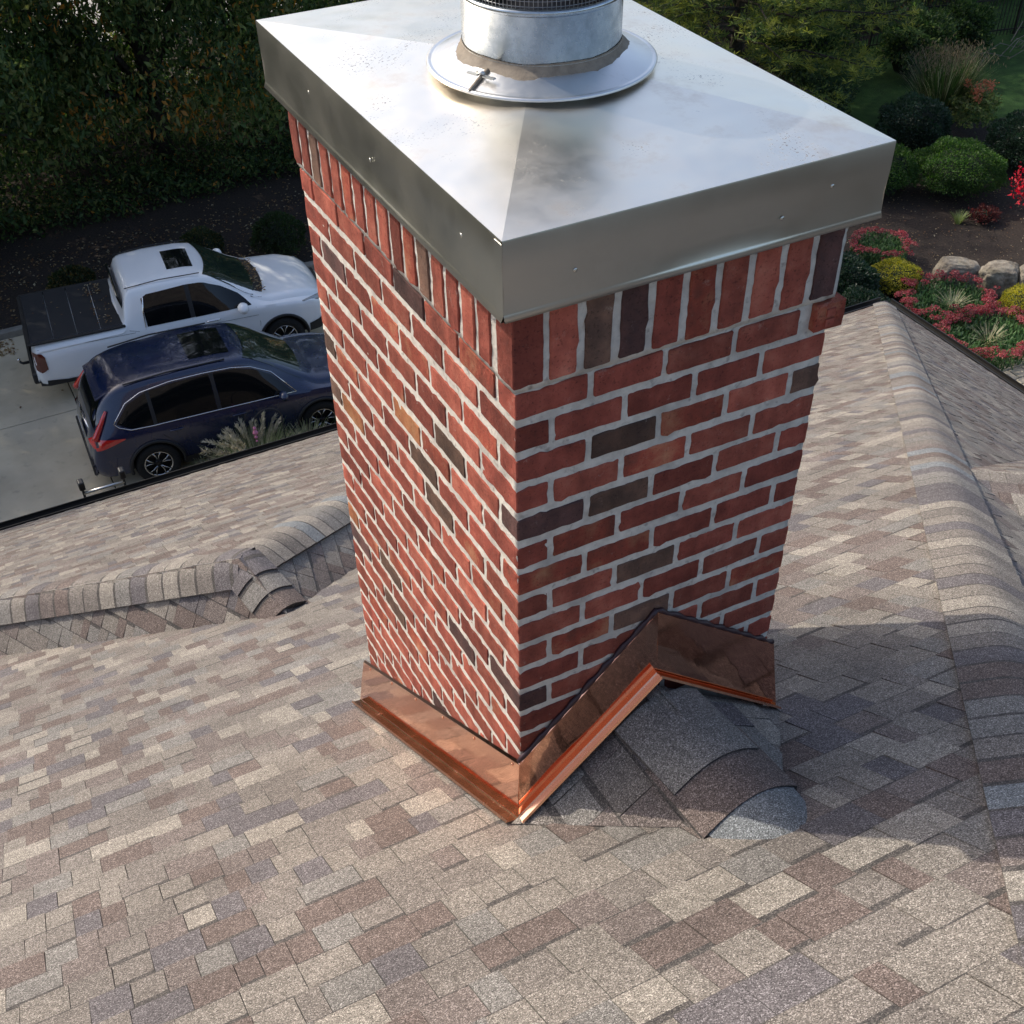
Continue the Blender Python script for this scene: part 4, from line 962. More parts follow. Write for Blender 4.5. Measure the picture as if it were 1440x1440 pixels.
def leaves(name, P, size, mats, weights, parent=None, aspect=.45, nrm=None, flat=0., droop=0, curl=.15, mids=None, dirs=None):
    """one mesh of leaf blades (two folded triangles each) at the points P"""
    n = len(P); sz = size*rng.uniform(.6, 1.3, n)
    d = rng.normal(size=(n, 3)) if dirs is None else dirs+rng.normal(size=(n, 3))*.35
    d[:, 2] -= droop
    d /= np.linalg.norm(d, axis=1)[:, None]
    r = rng.normal(size=(n, 3))
    if nrm is not None: r = r*(1-flat)+nrm*flat*2.0
    s = np.cross(d, r); s /= np.linalg.norm(s, axis=1)[:, None]+1e-9; u = np.cross(s, d)
    L_ = sz[:, None]; W_ = L_*aspect
    v = np.empty((n, 4, 3)); v[:, 0] = P; v[:, 1] = P+d*L_*.5+s*W_*.5+u*L_*curl; v[:, 2] = P+d*L_; v[:, 3] = P+d*L_*.5-s*W_*.5+u*L_*curl
    me = bpy.data.meshes.new(name); me.vertices.add(4*n); me.vertices.foreach_set('co', v.reshape(-1).astype(np.float32))
    me.loops.add(6*n); me.polygons.add(2*n)
    i = np.arange(n)[:, None]*4; me.loops.foreach_set('vertex_index', (i+np.array([0, 1, 2, 0, 2, 3])).reshape(-1).astype(np.int32))
    me.polygons.foreach_set('loop_start', (np.arange(2*n)*3).astype(np.int32)); me.polygons.foreach_set('loop_total', np.full(2*n, 3, np.int32))
    mi = rng.choice(len(mats), n, p=np.array(weights)/sum(weights)) if mids is None else mids
    for m in mats: me.materials.append(m)
    me.polygons.foreach_set('material_index', np.repeat(mi, 2).astype(np.int32)); me.update(); me.validate()
    o = bpy.data.objects.new(name, me); C.objects.link(o)
    if parent: o.parent = parent
    return o
GR = [leafmat('leaf_deep', (.028, .055, .018)), leafmat('leaf_mid', (.062, .105, .030)), leafmat('leaf_olive', (.13, .145, .048)), leafmat('leaf_orange', (.40, .19, .04)), leafmat('leaf_bright', (.17, .21, .065))]
BARK = noisy('bark', [(.3, (.025, .02, .016)), (.7, (.085, .07, .055))], 14, bump=1, bdist=.03, rough=.95)
def clumps(n, R, zc, zs, seed):
    r = np.random.default_rng(seed); c = r.normal(size=(n, 3)); c /= np.linalg.norm(c, axis=1)[:, None]; c *= (r.uniform(.15, 1, n)**.45)[:, None]
    return c*np.array([R, R, zs])+np.array([0, 0, zc])
def crown_points(cl, rad, per, seed):
    r = np.random.default_rng(seed); out = []
    for c in cl:
        k_ = int(per*r.uniform(.6, 1.3)); d = r.normal(size=(k_, 3)); d /= np.linalg.norm(d, axis=1)[:, None]; d *= (r.uniform(.3, 1, k_)**.5)[:, None]*rad*r.uniform(.7, 1.3)
        d[:, 2] *= .6; out.append(c+d)
    return out
tree_parts = {}
def tree(name, loc, hgt, R, label, group, variant, leaf=.145, nclump=225, per=235, zlow=.12, kind='broad', wts=(.38, .34, .17, .0, .11), orange=(), rz=0, scale=1, tall=1.28):
    t = empty(name, (loc[0], loc[1], G)); t.rotation_euler = (0, 0, rz); t.scale = (scale, scale, scale*tall)
    tag(t, label, 'tree', group)
    if variant not in tree_parts:
        r = random.Random(variant*7+1); b = MB()
        top = Vector((r.uniform(-.5, .5), r.uniform(-.5, .5), hgt*.85))
        tp = [Vector((0, 0, -.1)), Vector((r.uniform(-.1, .1), 0, hgt*.25)), Vector((top.x*.5, top.y*.6, hgt*.55)), top]
        b.tube(tp, [.24, .19, .12, .03], 9)
        cl = clumps(nclump, R, hgt*.50, hgt*.49, variant+40)
        cl[:45, 2] = .6+np.random.default_rng(variant).random(45)*2.8; cl[:45, :2] *= 1.1
        for c in cl[::4]:
            f = max(.12, min(.8, (c[2]-1.2)/hgt)); i0 = min(2, int(f*3)); a = tp[i0].lerp(tp[i0+1], f*3-i0)
            mid = a.lerp(Vector(c), .5)+Vector((0, 0, .35)); b.tube([a, mid, Vector(c)], [.06, .035, .01], 5)
        tr = b.mesh('trunk', BARK)
        pts = crown_points(cl, R*.21, per, variant+3)
        mids = []
        w8 = np.array(wts)/sum(wts)
        for i, p in enumerate(pts):
            if i in orange: mids.append(rng.choice([3, 1, 2], len(p)))
            elif i % 3 == 0: mids.append(rng.choice([0, 0, 1], len(p)))
            elif i % 3 == 1: mids.append(rng.choice([1, 2, 4], len(p), p=[.55, .3, .15]))
            else: mids.append(rng.choice(5, len(p), p=w8))
        o = leaves('crown', np.concatenate(pts), leaf, GR, [1]*5, None, .42, droop=.5, mids=np.concatenate(mids))
        tree_parts[variant] = (tr, o.data); o.parent = t
        link('trunk', tr, t)
    else:
        tr, cr_ = tree_parts[variant]; link('trunk', tr, t); link('crown', cr_, t)
    return t
WG = 'trees of the wood behind the driveway'
WL = 'unseen leafy tree added to the wood left of the frame to shade the driveway'  # out-of-frame trees, added for the shade they throw on the driveway
tree('leafy_tree', (-.6, 24.6), 13, 3.6, 'dark broadleaf tree at the far left behind the white pickup', None, 1, orange=(), zlow=.10)
tree('leafy_tree', (4.2, 25.6), 13.5, 3.6, 'tree with orange autumn sprays hanging in its dark crown', None, 2, orange=tuple(range(0, 225, 6)), zlow=.14)
tree('leafy_tree', (7.3, 27.6), 14, 3.3, 'tree in the wood just left of the chimney cap with visible trunk', None, 3, zlow=.22, tall=1.1)
for (x, y, v, rz, sc) in [(-5.4, 23.2, 1, 1.5, .9), (-9.4, 22.6, 2, 2.5, .9), (-13.4, 22.2, 3, .5, .9), (-5.2, 25.5, 3, 1, 1), (-10, 24.5, 1, 2, 1.05), (-15.5, 25.5, 2, 3, 1), (-21, 24, 1, 4, 1.1), (1.2, 29.4, 3, 2.2, 1.0), (13.2, 31.5, 2, 1.0, 1.0), (18.5, 32.0, 3, 4.0, 1.0), (-8, 31, 2, 5, 1.0), (27.5, 28.5, 1, 2, .9), (31.5, 27.0, 3, 1, .9)]:
    lab = {13.2: 'leafy tree far back behind the middle of the chimney cap', 18.5: 'leafy tree far back behind the yellow green pine', 1.2: 'tree at the back of the wood, between the two front trees on the left', 27.5: 'leafy tree behind the black fence at the top right', 31.5: 'leafy tree furthest right beyond the black fence'}.get(x)
    tree('leafy_tree', (x, y), 13, 3.5, lab or WL, WG, v, rz=rz, scale=sc, tall=1.0 if x > 20 else 1.28)
def undergrowth(name, areas, label, hmax, n, seed):
    r = np.random.default_rng(seed); P = []
    for (x0, x1, y0, y1) in areas:
        k_ = n//len(areas); x = r.uniform(x0, x1, k_); y = r.uniform(y0, y1, k_); top = hmax*(.45+.55*np.abs(np.sin(x*1.7+y)*np.sin(y*2.1-x*.6))); P.append(np.stack([x, y, G+top*r.random(k_)**.7], 1))
    o = leaves(name, np.concatenate(P), .12, GR, (.5, .35, .12, .01, .02), None, .45, droop=.3); return tag(o, label, None, None, 'stuff')
undergrowth('undergrowth', [(-9, 2.5, 24.2, 29.5), (2.5, 11, 24.5, 30)], 'dark undergrowth below the trees of the wood', 1.3, 26000, 5)
undergrowth('undergrowth', [(-6, 3, 23.2, 24.6), (3, 10, 23.4, 25)], 'low dark plants along the near edge of the wood', .8, 12000, 7)
undergrowth('undergrowth', [(20.5, 31, 24.4, 28.5)], 'dark bushes and weeds behind the black fence', 1.5, 22000, 6)
# bare trunks seen at the top beside the cap
for (x, y, r_, lab) in [(7.6, 30.0, .21, 'thicker bare dark trunk at the top edge left of the cap'), (8.45, 30.7, .14, 'thinner bare dark trunk at the top edge left of the cap')]:
    b = MB(); b.tube([(0, 0, -.1), (.05, 0, 2), (-.05, .1, 5), (.1, 0, 9)], [r_, r_*.85, r_*.7, r_*.4], 9); b.tube([(0, 0, 3.5), (1.2, -.3, 4.6), (2.2, -.5, 5.2)], [.06, .04, .02], 5)
    t = tag(empty('tree_trunk', (x, y, G)), lab, 'tree'); b.build('trunk', BARK, t)
# pine with sunlit boughs
PN = [leafmat('needle_yellow', (.22, .24, .05)), leafmat('needle_green', (.09, .13, .035)), leafmat('needle_dark', (.02, .045, .016))]
def needle_tufts(P, size, parent, wts, name='needles', nn=11):
    n = len(P); Q = np.repeat(P, nn, axis=0); d = rng.normal(size=(n*nn, 3)); d[:, 2] = np.abs(d[:, 2])*.6-.15
    mids = np.repeat(rng.choice(3, n, p=wts), nn)
    return leaves(name, Q, size, PN, [1]*3, parent, .11, dirs=d, mids=mids, curl=.02)
def pine(loc, hgt, R, label, seed, wts=(.3, .45, .25), low=.05, n_br=60, nm='pine_tree', per=65, size=.17):
    t = tag(empty(nm, (loc[0], loc[1], G)), label, 'tree'); r = random.Random(seed); b = MB(); b.tube([(0, 0, -.1), (.1, 0, hgt*.5), (0, .05, hgt)], [.2, .12, .03], 9); P = []
    for i in range(n_br):
        f = (i+.5)/n_br; z = hgt*(low+(.97-low)*f); L = R*(1-f)**.7*r.uniform(.75, 1.15); a = i*2.4+r.uniform(-.3, .3)
        dx, dy = math.cos(a), math.sin(a)
        b.tube([(0, 0, z), (dx*L*.5, dy*L*.5, z+.12*L), (dx*L, dy*L, z+.10*L)], [.045, .025, .008], 5)
        for k_ in range(int(per*L/R)+6):
            s_ = r.uniform(.2, 1.0)**.7*L; side = r.gauss(0, .13)*s_+r.gauss(0, .08); P.append((dx*s_-dy*side, dy*s_+dx*side, z+.11*s_+r.uniform(-.18, .12)))
    b.build('trunk', BARK, t); needle_tufts(np.array(P), size, t, wts); return t
pine((17.0, 21.7), 7.2, 4.1, 'pine tree with yellow green sunlit boughs above the right side of the cap', 4, (.42, .42, .16), .10, 95, per=125)
pine((23.6, 25.6), 11, 3.4, 'darker pine tree at the top right next to the black fence', 6, (.12, .5, .38), .28, 80, per=80)
# rounded shrubs
def dome_points(n, rx, ry, h, seed, amp=.07, depth=.16):
    r = np.random.default_rng(seed); d = r.normal(size=(n, 3)); d[:, 2] = np.abs(d[:, 2])*1.0-.25*r.random(n); d /= np.linalg.norm(d, axis=1)[:, None]
    ph = seed; rad = 1+amp*np.sin(d[:, 0]*7+ph)*np.sin(d[:, 1]*6+ph*2)+amp*.8*np.sin(d[:, 2]*9+d[:, 0]*5)+amp*.5*np.sin(d[:, 0]*17+d[:, 1]*15+ph); rad *= 1-depth*r.random(n)**1.5
    P = d*rad[:, None]*np.array([rx, ry, h*.56]); P[:, 2] += h*.46; P[:, 2] = np.maximum(P[:, 2], .02)
    return P, d
def shrub(name, loc, rx, ry, h, cols, wts, label, seed, n=9000, leaf=.05, aspect=.5, cat='shrub', group=None, amp=.07, depth=.16, flat=.5, inner=(.008, .014, .006)):
    t = tag(empty(name, (loc[0], loc[1], G)), label, cat, group); P, d = dome_points(n, rx, ry, h, seed, amp, depth)
    leaves('foliage', P, leaf, cols, wts, t, aspect, nrm=d, flat=flat, dirs=d*.5)
    b = MB(); prof = [(.001, -.38), (.55, -.30), (.80, 0), (.70, .28), (.4, .42), (.001, .47)]
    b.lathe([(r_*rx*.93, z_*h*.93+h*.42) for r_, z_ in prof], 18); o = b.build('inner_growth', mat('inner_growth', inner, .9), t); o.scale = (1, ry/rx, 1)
    b = MB(); b.tube([(0, 0, -.05), (0, 0, h*.3)], .04, 6); b.build('stem', BARK, t); return t
LV = [GR[0], GR[1], GR[4]]
BX = [leafmat('boxwood_a', (.042, .092, .018)), leafmat('boxwood_b', (.025, .06, .014)), leafmat('boxwood_c', (.075, .135, .03))]
HL = [leafmat('holly_a', (.012, .03, .014), .3), leafmat('holly_b', (.02, .045, .022), .3), leafmat('holly_c', (.05, .075, .05), .35)]
YL = [leafmat('gold_a', (.38, .34, .05)), leafmat('gold_b', (.25, .24, .04)), leafmat('gold_c', (.10, .13, .02))]
DK = [leafmat('dim_a', (.02, .035, .012)), leafmat('dim_b', (.04, .055, .018)), leafmat('dim_c', (.13, .09, .03))]
shrub('boxwood', (18.65, 15.75), .96, .96, 1.05, BX, (.45, .35, .2), 'wide clipped green boxwood in the mulch bed, between the dark shrubs', 3, 15000, .05)
shrub('boxwood', (17.35, 16.55), .72, .72, 1.0, BX, (.45, .35, .2), 'green boxwood half hidden behind the corner of the cap', 4, 10000, .05)
shrub('holly', (19.2, 17.75), .78, .78, 1.25, HL, (.45, .35, .2), 'round dark holly behind the green boxwoods on the left', 5, 9000, .06, flat=.6)
shrub('holly', (20.75, 16.0), .80, .80, 1.15, HL, (.4, .35, .25), 'round dark holly at the right edge of the photo', 6, 9000, .06, flat=.6)
shrub('golden_shrub', (14.72, 13.05), .50, .48, .62, YL, (.45, .35, .2), 'small golden yellow shrub left of the boulders near the hip corner', 7, 6000, .035)
shrub('golden_shrub', (16.3, 11.25), .50, .46, .5, YL, (.5, .35, .15), 'golden yellow shrub in front of the boulders at the right edge', 8, 6000, .035)
shrub('evergreen_shrub', (13.7, 13.35), .58, .7, .8, HL, (.3, .3, .4), 'glossy dark green shrub tucked against the right edge of the chimney', 9, 8000, .06, flat=.5)
shrub('evergreen_shrub', (13.2, 12.2), .6, .6, .75, HL, (.3, .3, .4), 'glossy dark green shrub just above the roof eave', 10, 6000, .06, flat=.5)
shrub('clipped_bush', (1.0, 20.5), .42, .38, .55, DK, (.5, .3, .2), 'small leafy bush behind the bed of the white pickup', 11, 3500, .055)
shrub('clipped_bush', (3.55, 20.45), .42, .40, .75, DK, (.55, .35, .1), 'small round bush behind the cab roof of the pickup', 12, 3500, .05)
shrub('clipped_bush', (5.0, 20.0), .52, .5, .9, DK[:2]+[BX[1]], (.5, .3, .2), 'dark round bush behind the pickup bonnet next to the chimney', 13, 5000, .05)
shrub('leafy_shrub', (17.9, 20.0), 1.0, .9, 1.2, [leafmat('sage_a', (.045, .075, .035)), leafmat('sage_b', (.03, .055, .022)), GR[4]], (.45, .35, .2), 'grey green loose shrub at the left end of the lawn', 14, 10000, .09, amp=.18, depth=.4)
shrub('leafy_shrub', (20.0, 23.0), 1.3, 1.0, 1.3, [GR[0], GR[1], GR[4]], (.45, .4, .15), 'dark loose shrub at the top of the lawn below the pine', 15, 9000, .09, amp=.2, depth=.45)
shrub('leafy_shrub', (16.2, 21.4), 1.2, 1.1, 1.4, [GR[0], GR[1], GR[4]], (.45, .4, .15), 'dark loose shrub under the pine boughs beside the cap', 16, 9000, .09, amp=.2, depth=.45)
shrub('burgundy_shrub', (18.35, 14.45), .3, .28, .28, [leafmat('burg_a', (.06, .016, .018)), leafmat('burg_b', (.10, .03, .025))], (.6, .4), 'low burgundy plant in the dark mulch', 17, 900, .06, amp=.2, depth=.5)
shrub('leafy_shrub', (22.4, 21.4), .9, .8, 1.5, LV, (.5, .4, .1), 'dark bush at the top right in front of the fence, nearer the pine', 24, 8000, .10, amp=.2, depth=.4)
shrub('leafy_shrub', (24.4, 21.9), .8, .7, 1.3, LV, (.55, .4, .05), 'dark bush at the top right beside the dead branches', 25, 7000, .10, amp=.2, depth=.4)
# grasses
def blades(name, parent, n, h, spread, cols, wts, seed, width=.012, base=.12, droop=.5, seg=4, lean=0):
    r = random.Random(seed); b = MB()
    for i in range(n):
        a = r.uniform(0, 2*PI); r0 = base*math.sqrt(r.random()); L = h*r.uniform(.6, 1.1); out = spread*r.uniform(.2, 1.0); dx, dy = math.cos(a), math.sin(a); p = []
        for k_ in range(seg+1):
            f = k_/seg; x = dx*(r0+out*f**1.5); y = dy*(r0+out*f**1.5); z = L*(f-droop*f*f*.5*(out/spread)); w_ = width*(1-f*.85); p += [(x-dy*w_, y+dx*w_, z), (x+dy*w_, y-dx*w_, z)]
        b.add(p, [(2*k_, 2*k_+1, 2*k_+3, 2*k_+2) for k_ in range(seg)], r.choices(range(len(cols)), wts)[0])
    return b.build(name, cols, parent)
STR = [leafmat('straw_a', (.50, .46, .31)), leafmat('straw_b', (.36, .36, .21)), leafmat('green_blade', (.18, .23, .09)), leafmat('cream_blade', (.48, .46, .28))]
pg = tag(empty('fountain_grass', (2.32, 13.32, G)), 'clump of pale fountain grass with feathery plumes in front of the blue car', 'grass clump')
blades('blade', pg, 900, .75, .62, STR, (.3, .35, .35, 0), 3, .010, .35); pg.children[0]['kind'] = 'stuff'; pg.children[0].name = 'blades'
r = random.Random(8); P = []; D_ = []; b = MB()
for i in range(46):
    a = r.uniform(0, 2*PI); out = r.uniform(.1, .75); h = r.uniform(.75, 1.15)*(1.12-out*.4); x0, y0 = math.cos(a)*.2, math.sin(a)*.2; pr = None; pts = []
    for k_ in range(9):
        f = k_/8; x = x0+math.cos(a)*out*f**1.6; y = y0+math.sin(a)*out*f**1.6*.7; z = h*(f-.22*f**4); pts.append(Vector((x, y, z)))
    b.tube(pts, .003, 3, caps=False)
    for k_ in range(90):
        f = r.uniform(.62, 1)*8; j = min(7, int(f)); q = pts[j].lerp(pts[j+1], f-j); P.append(q); D_.append((pts[j+1]-pts[j]).normalized()*1.0+Vector((.5, -.2, .0)))
b.build('stalks', STR[1], pg); leaves('plumes', np.array(P), .085, [leafmat('plume', (.60, .55, .44)), STR[0]], (.7, .3), pg, .09, dirs=np.array(D_)*1.4)
gp = tag(empty('fountain_grass', (1.55, 13.45, G)), 'low pale grass at the left end of the planting by the blue car', 'grass clump'); blades('blades', gp, 420, .42, .35, STR, (.4, .35, .25, .0), 5, .009, .16)
gp = tag(empty('fountain_grass', (3.15, 13.42, G)), 'smaller pale grass clump beside the front wheel of the blue car', 'grass clump'); blades('blades', gp, 420, .6, .4, STR, (.3, .35, .35, .0), 6, .009, .16)
shrub('leafy_plant', (3.55, 13.62), .28, .22, .25, BX, (.4, .4, .2), 'low green plant between the blue car and the chimney', 19, 700, .06, amp=.2, depth=.5)
sheet('flower_strip', [(1.1, 12.9), (1.1, 13.55), (4.4, 13.45), (4.4, 12.9)], G+.025, MULCH)
# hummingbird hook in the grass
hk = tag(empty('garden_hook', (2.72, 13.08, G)), 'thin black garden hook with a small pink hanging ornament in the pale grass', 'garden hook')
b = MB(); pts = [(0, 0, 0), (0, 0, 1.15)]+[(-.22+.22*math.cos(t), 0, 1.15+.20*math.sin(t)) for t in np.linspace(.2, PI*1.05, 12)]; b.tube(pts, .008, 6); b.build('pole', BLACKM, hk)
b = MB(); PNK = mat('pink_glass', (.55, .18, .28), .3)
for z, r_ in ((1.08, .03), (1.0, .045), (.92, .03), (.85, .02)): b.lathe([(.001, z-r_), (r_*.8, z-r_*.5), (r_, z), (r_*.7, z+r_*.6), (.001, z+r_)], 10, (-.44, 0, 0))
b.build('ornament', PNK, hk)
og = tag(empty('ornamental_grass', (21.3, 19.1, G)), 'tall dark ornamental grass with tan seed heads on the lawn edge', 'grass clump')
blades('blades', og, 1500, 1.5, .85, [GR[0], GR[1], STR[1], leafmat('tan_blade', (.12, .10, .06))], (.35, .35, .1, .2), 9, .014, .45, .35)
r = random.Random(3); P = [(r.gauss(0, .5), r.gauss(0, .35), 1.2+r.uniform(0, .35)) for _ in range(900)]; leaves('seed_heads', np.array(P), .09, [leafmat('seedhead', (.17, .14, .09))], (1,), og, .18, dirs=np.tile([0, 0, 1.], (900, 1)))
hy = tag(empty('hydrangea', (21.15, 17.95, G)), 'shrub with faded orange flower heads in front of the tall grass', 'shrub')
P, d = dome_points(2600, .6, .5, 1.0, 31, .15, .5); leaves('foliage', P, .09, [GR[1], GR[4], GR[2]], (.4, .3, .3), hy, .5, nrm=d, flat=.4)
r = random.Random(5)
for i in range(11):
    a, b2 = r.uniform(0, 2*PI), r.uniform(0, .8); c = np.array([math.cos(a)*.5*b2, math.sin(a)*.4*b2, .95+.2*r.random()]); P = c+rng.normal(size=(60, 3))*.045; o = leaves('flower_head', P, .045, [leafmat('faded_orange', (.42, .17, .10))], (1,), hy, .8)
# sedums: rings of dusty red flower heads round green leaves
SD = [leafmat('sedum_a', (.33, .065, .078)), leafmat('sedum_b', (.23, .045, .055)), leafmat('sedum_c', (.42, .15, .145))]
SG = [leafmat('sedum_leaf', (.075, .14, .055)), leafmat('sedum_leaf2', (.045, .09, .038)), leafmat('sedum_leaf3', (.13, .20, .10))]
def sedum(loc, rx, ry, label, seed, gap=0, nh=70, h=.42, inner=True, rot=0):
    t = tag(empty('sedum', (loc[0], loc[1], G), rot), label, 'flower clump', None); r = random.Random(seed); P = []; Nn = []
    for i in range(nh):
        a = gap/2+(2*PI-gap)*(i+r.random())/nh; f = 1+r.gauss(0, .09)
        if not inner: f = math.sqrt(r.random())
        cx_, cy_ = math.cos(a)*rx*f, math.sin(a)*ry*f; R_ = r.uniform(.055, .10); hz = h+r.uniform(-.07, .07)
        m_ = int(75*(R_/.08)**2)
        for k_ in range(m_):
            u = math.sqrt(r.random()); b2 = r.uniform(0, 2*PI); P.append((cx_+R_*u*math.cos(b2), cy_+R_*u*math.sin(b2), hz+R_*.5*(1-u*u)+r.gauss(0, .006))); Nn.append((u*math.cos(b2), u*math.sin(b2), 1.2))
    o = leaves('flower_heads', np.array(P), .026, SD, (.45, .3, .25), t, .9, nrm=np.array(Nn), flat=.7, dirs=rng.normal(size=(len(P), 3))); o['kind'] = 'stuff'
    n = int(5200*rx*ry+600); q = rng.uniform(0, 2*PI, n); rr = np.sqrt(rng.random(n))*1.02; P = np.stack([np.cos(q)*rx*rr, np.sin(q)*ry*rr, rng.uniform(.05, h-.06, n)], 1)
    leaves('foliage', P, .085, SG, (.45, .35, .2), t, .42, dirs=np.tile([0, 0, .8], (n, 1)))
    return t
sedum((15.3, 14.15), .56, .52, 'red flowering sedum ring by itself beside the cap corner, above the yellow shrub', 1, nh=44)
sedum((15.0, 11.95), .80, .72, 'large ring of red sedum in front of the boulders, upper of the two', 2, nh=66)
sedum((14.75, 10.65), .86, .74, 'large ring of red sedum nearest the stone paving, lower of the two', 3, nh=72)
sedum((15.75, 10.4), .4, .5, 'red sedum patch at the right edge under the golden shrub', 4, nh=24, inner=False)
for (x, y, lab, s_) in [(14.95, 11.75, 'cream striped grass tuft inside the upper sedum ring', 1), (14.7, 10.55, 'cream striped grass tuft inside the lower sedum ring', 2)]:
    g_ = tag(empty('striped_grass', (x, y, G+.2)), lab, 'grass tuft'); blades('blades', g_, 70, .42, .40, [STR[3], STR[0]], (.7, .3), s_, .010, .05, .6)
gt = tag(empty('grass_tuft', (17.85, 14.65, G)), 'small green grass tuft alone in the dark mulch', 'grass tuft'); blades('blades', gt, 90, .26, .2, [STR[2], GR[4]], (.7, .3), 4, .008, .07)
# red leaved shrub on red stems at the right edge
rs = tag(empty('red_shrub', (19.25, 14.05, G)), 'bright red leaved shrub on red stems at the right edge', 'shrub')
RD = [leafmat('crimson', (.50, .012, .03)), leafmat('crimson_b', (.32, .01, .02))]
b = MB(); r = random.Random(2); P = []
for i in range(12):
    a = r.uniform(0, 2*PI); e = Vector((math.cos(a)*.35, math.sin(a)*.35, r.uniform(.55, 1.0))); b.tube([(0, 0, 0), e*.5+Vector((0, 0, .1)), e], [.014, .010, .005], 5)
    P += [np.array(e)+np.array([r.gauss(0, .12), r.gauss(0, .12), r.gauss(0, .12)]) for _ in range(60)]
b.build('stems', mat('red_stem', (.4, .03, .06), .6), rs); leaves('foliage', np.array(P), .085, RD, (.6, .4), rs, .55)
# boulders
ROCK = noisy('boulder_stone', [(.25, (.07, .06, .05)), (.5, (.25, .215, .17)), (.75, (.42, .38, .31))], 7, 9, rough=.95, bump=1, bscale=16, bdist=.05, layers=[(3, .5, .7, (.10, .10, .05), .5)], pos=True)
def boulder(loc, d, rz, label, seed):
    bm = bmesh.new(); bmesh.ops.create_icosphere(bm, subdivisions=5, radius=1)
    from mathutils import noise
    for v in bm.verts:
        p = v.co.copy(); q = Vector([math.copysign(abs(c)**.55, c) for c in p]); q = q.normalized()*(.35+.65*min(1.25, q.length))
        nz = noise.noise(p*1.4+Vector((seed*9, 0, 0)))*.16+noise.noise(p*4+Vector((seed, 3, 0)))*.07+noise.noise(p*11)*.03
        v.co = Vector((q.x*d[0], q.y*d[1], q.z*d[2]))*(1+nz)*.5*1.12
    for f in bm.faces: f.smooth = True
    me = bpy.data.meshes.new('boulder'); bm.to_mesh(me); bm.free(); me.materials.append(ROCK)
    o = link('boulder', me); o.location = (loc[0], loc[1], G+d[2]*.42); o.rotation_euler = (0, 0, rz); tag(o, label, 'boulder'); return o
boulder((15.95, 12.72), (.76, .46, .56), -.55, 'squarish pale boulder, leftmost of the row edging the bed', 1)
boulder((16.50, 12.20), (.68, .48, .56), -.6, 'rounder grey boulder in the middle of the row', 2)
boulder((17.02, 11.78), (.6, .48, .56), -.6, 'boulder at the right edge, last of the row', 3)
# stone paving
pv = tag(empty('stone_paving', (0, 0, G)), kind='structure'); r = random.Random(6)
PVM = noisy('paving_stone', [(.3, (.36, .31, .22)), (.7, (.52, .46, .35))], 5, 8, rough=.9, bump=.3, bscale=50, bdist=.004)
b = MB(); b.box((14.4, 8.6, .0), (3.4, 3.6, .01)); b.build('paving_sand', mat('paving_joint', (.12, .10, .08), .9), pv)
y = 6.9
while y < 10.3:
    h_ = r.choice([.16, .22, .28]); x = 12.8+r.random()*.1
    while x < 15.8:
        w_ = r.choice([.18, .26, .34, .42])
        bb_ = MB(); bb_.box((x+w_/2, y+h_/2, .018), (w_-.016, h_-.016, .045)); bevel(bb_.build('paving_stone', PVM, pv), .008, 1); x += w_
    y += h_
# fence at the top right
fn = tag(empty('picket_fence', (0, 0, G)), 'black metal picket fence at the top right behind the lawn', 'fence')
fa, fb = Vector((20.6, 23.9, 0)), Vector((29.5, 22.0, 0)); L = (fb-fa).length; dd = (fb-fa)/L; an = math.atan2(dd.y, dd.x)
for z in (.15, .95, 1.2):
    b = MB(); b.box((fa+fb)/2+Vector((0, 0, z)), (L, .03, .035), rz=an); b.build('rail', BLACKM, fn)
me_ = None
for i in range(int(L/.11)):
    p = fa+dd*(i*.11)
    if me_ is None: b = MB(); b.box((0, 0, .62), (.016, .016, 1.24)); me_ = b.mesh('picket', BLACKM)
    if i % 20 == 0: b = MB(); b.box((p.x, p.y, .68), (.06, .06, 1.4)); b.build('post', BLACKM, fn)
    o = bpy.data.objects.new('picket', me_); C.objects.link(o); o.parent = fn; o.location = p; o.rotation_euler = (0, 0, an)
db = MB(); r = random.Random(3)
for i in range(26):
    x, y = 24+r.random()*3.6, 20.9+r.random()*1.2; a = r.uniform(-.6, .6)+an+PI*.1; l_ = r.uniform(.5, 1.8); db.tube([(x, y, .05), (x+math.cos(a)*l_*.5, y+math.sin(a)*l_*.5, .18+r.random()*.2), (x+math.cos(a)*l_, y+math.sin(a)*l_, .1)], [.016, .011, .004], 4)
o = db.build('brush_pile', noisy('dead_wood', [(.3, (.10, .09, .075)), (.7, (.24, .21, .18))], 10, bump=.3)); o.location = (0, 0, G); tag(o, 'pile of dead branches along the foot of the black fence', 'brush')
# ladder at the eave
ld = tag(empty('ladder', (-.43, 10.86, G)), 'extension ladder leaning on the eave with black end caps above the gutter', 'ladder')
ALU = mat('ladder_rung', (.62, .62, .6), .3, 1); FIB = mat('ladder_rail', (.05, .05, .05), .5)
foot = Vector((0, .62, 0)); topp = Vector((0, -.02, 2.49))
for sx in (0, .50):
    b = MB(); m_ = Matrix.Rotation(math.atan2(.64, 2.72), 3, 'X'); b.box((foot+topp)/2+Vector((sx, 0, 0)), (.028, .075, (topp-foot).length), mat=m_); b.build('rail', FIB, ld)
    b = MB(); b.box(topp+Vector((sx, 0, .05)), (.075, .10, .14), mat=m_); o = bevel(b.build('end_cap', BLACKP, ld), .02, 3)
for i in range(10):
    p = foot.lerp(topp, (i+.6)/10+.0); b = MB(); b.tube([p, p+Vector((.50, 0, 0))], .019, 8); b.build('rung', ALU, ld)
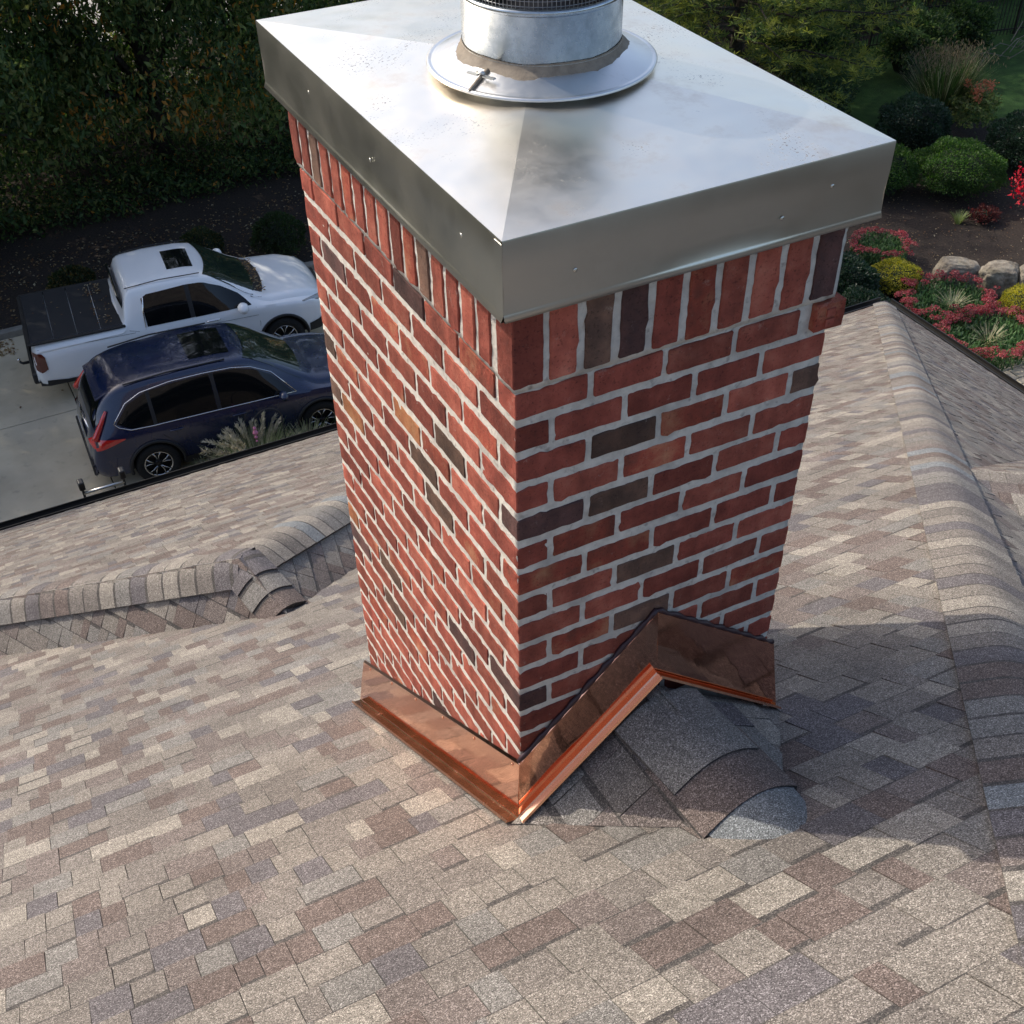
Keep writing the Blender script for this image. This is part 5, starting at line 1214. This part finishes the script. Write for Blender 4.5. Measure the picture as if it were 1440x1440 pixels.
# scattered leaf litter
LT = [leafmat('litter_a', (.20, .13, .06)), leafmat('litter_b', (.30, .22, .12)), leafmat('litter_c', (.12, .06, .03)), leafmat('litter_d', (.38, .33, .22))]
def litter(name, areas, label, z, parent=None, size=.06, kind='stuff'):
    P = []
    for (x0, x1, y0, y1, n) in areas: P.append(np.stack([rng.uniform(x0, x1, n), rng.uniform(y0, y1, n), np.full(n, z)+rng.uniform(0, .02, n)], 1))
    P = np.concatenate(P); n = len(P); d = rng.normal(size=(n, 3)); d[:, 2] *= .15
    o = leaves(name, P, size, LT, (.35, .25, .25, .15), parent, .55, nrm=np.tile([0, 0, 1.], (n, 1)), flat=.85, dirs=d*3)
    if kind: tag(o, label, None, None, kind)
    return o
litter('fallen_leaves', [(-3, 8.5, 19.75, 22.6, 2600), (-2.2, -.4, 18.9, 19.5, 520), (-6, 10, 22, 28, 1800), (12.8, 20, 11, 17.5, 160), (-2, 5, 12.5, 19.4, 40)], 'brown fallen leaves lying on the ground round the kerb and beds', G+.02)
o = litter('fallen_leaves', [(1.15, 1.45, .35, .75, 60), (1.2, 1.5, -.75, .2, 40), (.2, 1.5, -.7, .7, 12), (4.02, 4.2, -.75, .75, 130)], 'dry leaves lying on the black bed cover and cowl of the pickup', 1.262, None, .05)
o.matrix_world = Matrix.Translation((-.22, 17.82, G)) @ Matrix.Rotation(math.radians(-5.2), 4, 'Z') @ Matrix.Scale(.965, 4)
o = litter('mulch_specks', [(13, 20, 10.5, 17, 2200)], 'small bark pieces in the dark mulch bed', G+.012, None, .035)
# pebbles that lie in the valley
PB = mat('pale_pebble', (.75, .7, .6), .7)
for i, (x, y, z, lab) in enumerate([(-1.43, 5.20, -4.735, 'tiny pale pebble in the roof valley, leftmost of four'), (-1.176, 4.86, -4.52, 'tiny pale pebble in the roof valley, second from the left'), (-.449, 4.09, -4.035, 'tiny pale pebble in the roof valley below the long ridge'), (.735, 4.12, -4.045, 'tiny pale pebble in the roof valley next to the chimney')]):
    b = MB(); b.lathe([(.001, -.012), (.014, -.006), (.018, .004), (.010, .016), (.001, .019)], 9); o = b.build('pebble', PB); o.location = (x, y, z+.015); o.rotation_euler = (.3, .2*i, i); tag(o, lab, 'pebble')
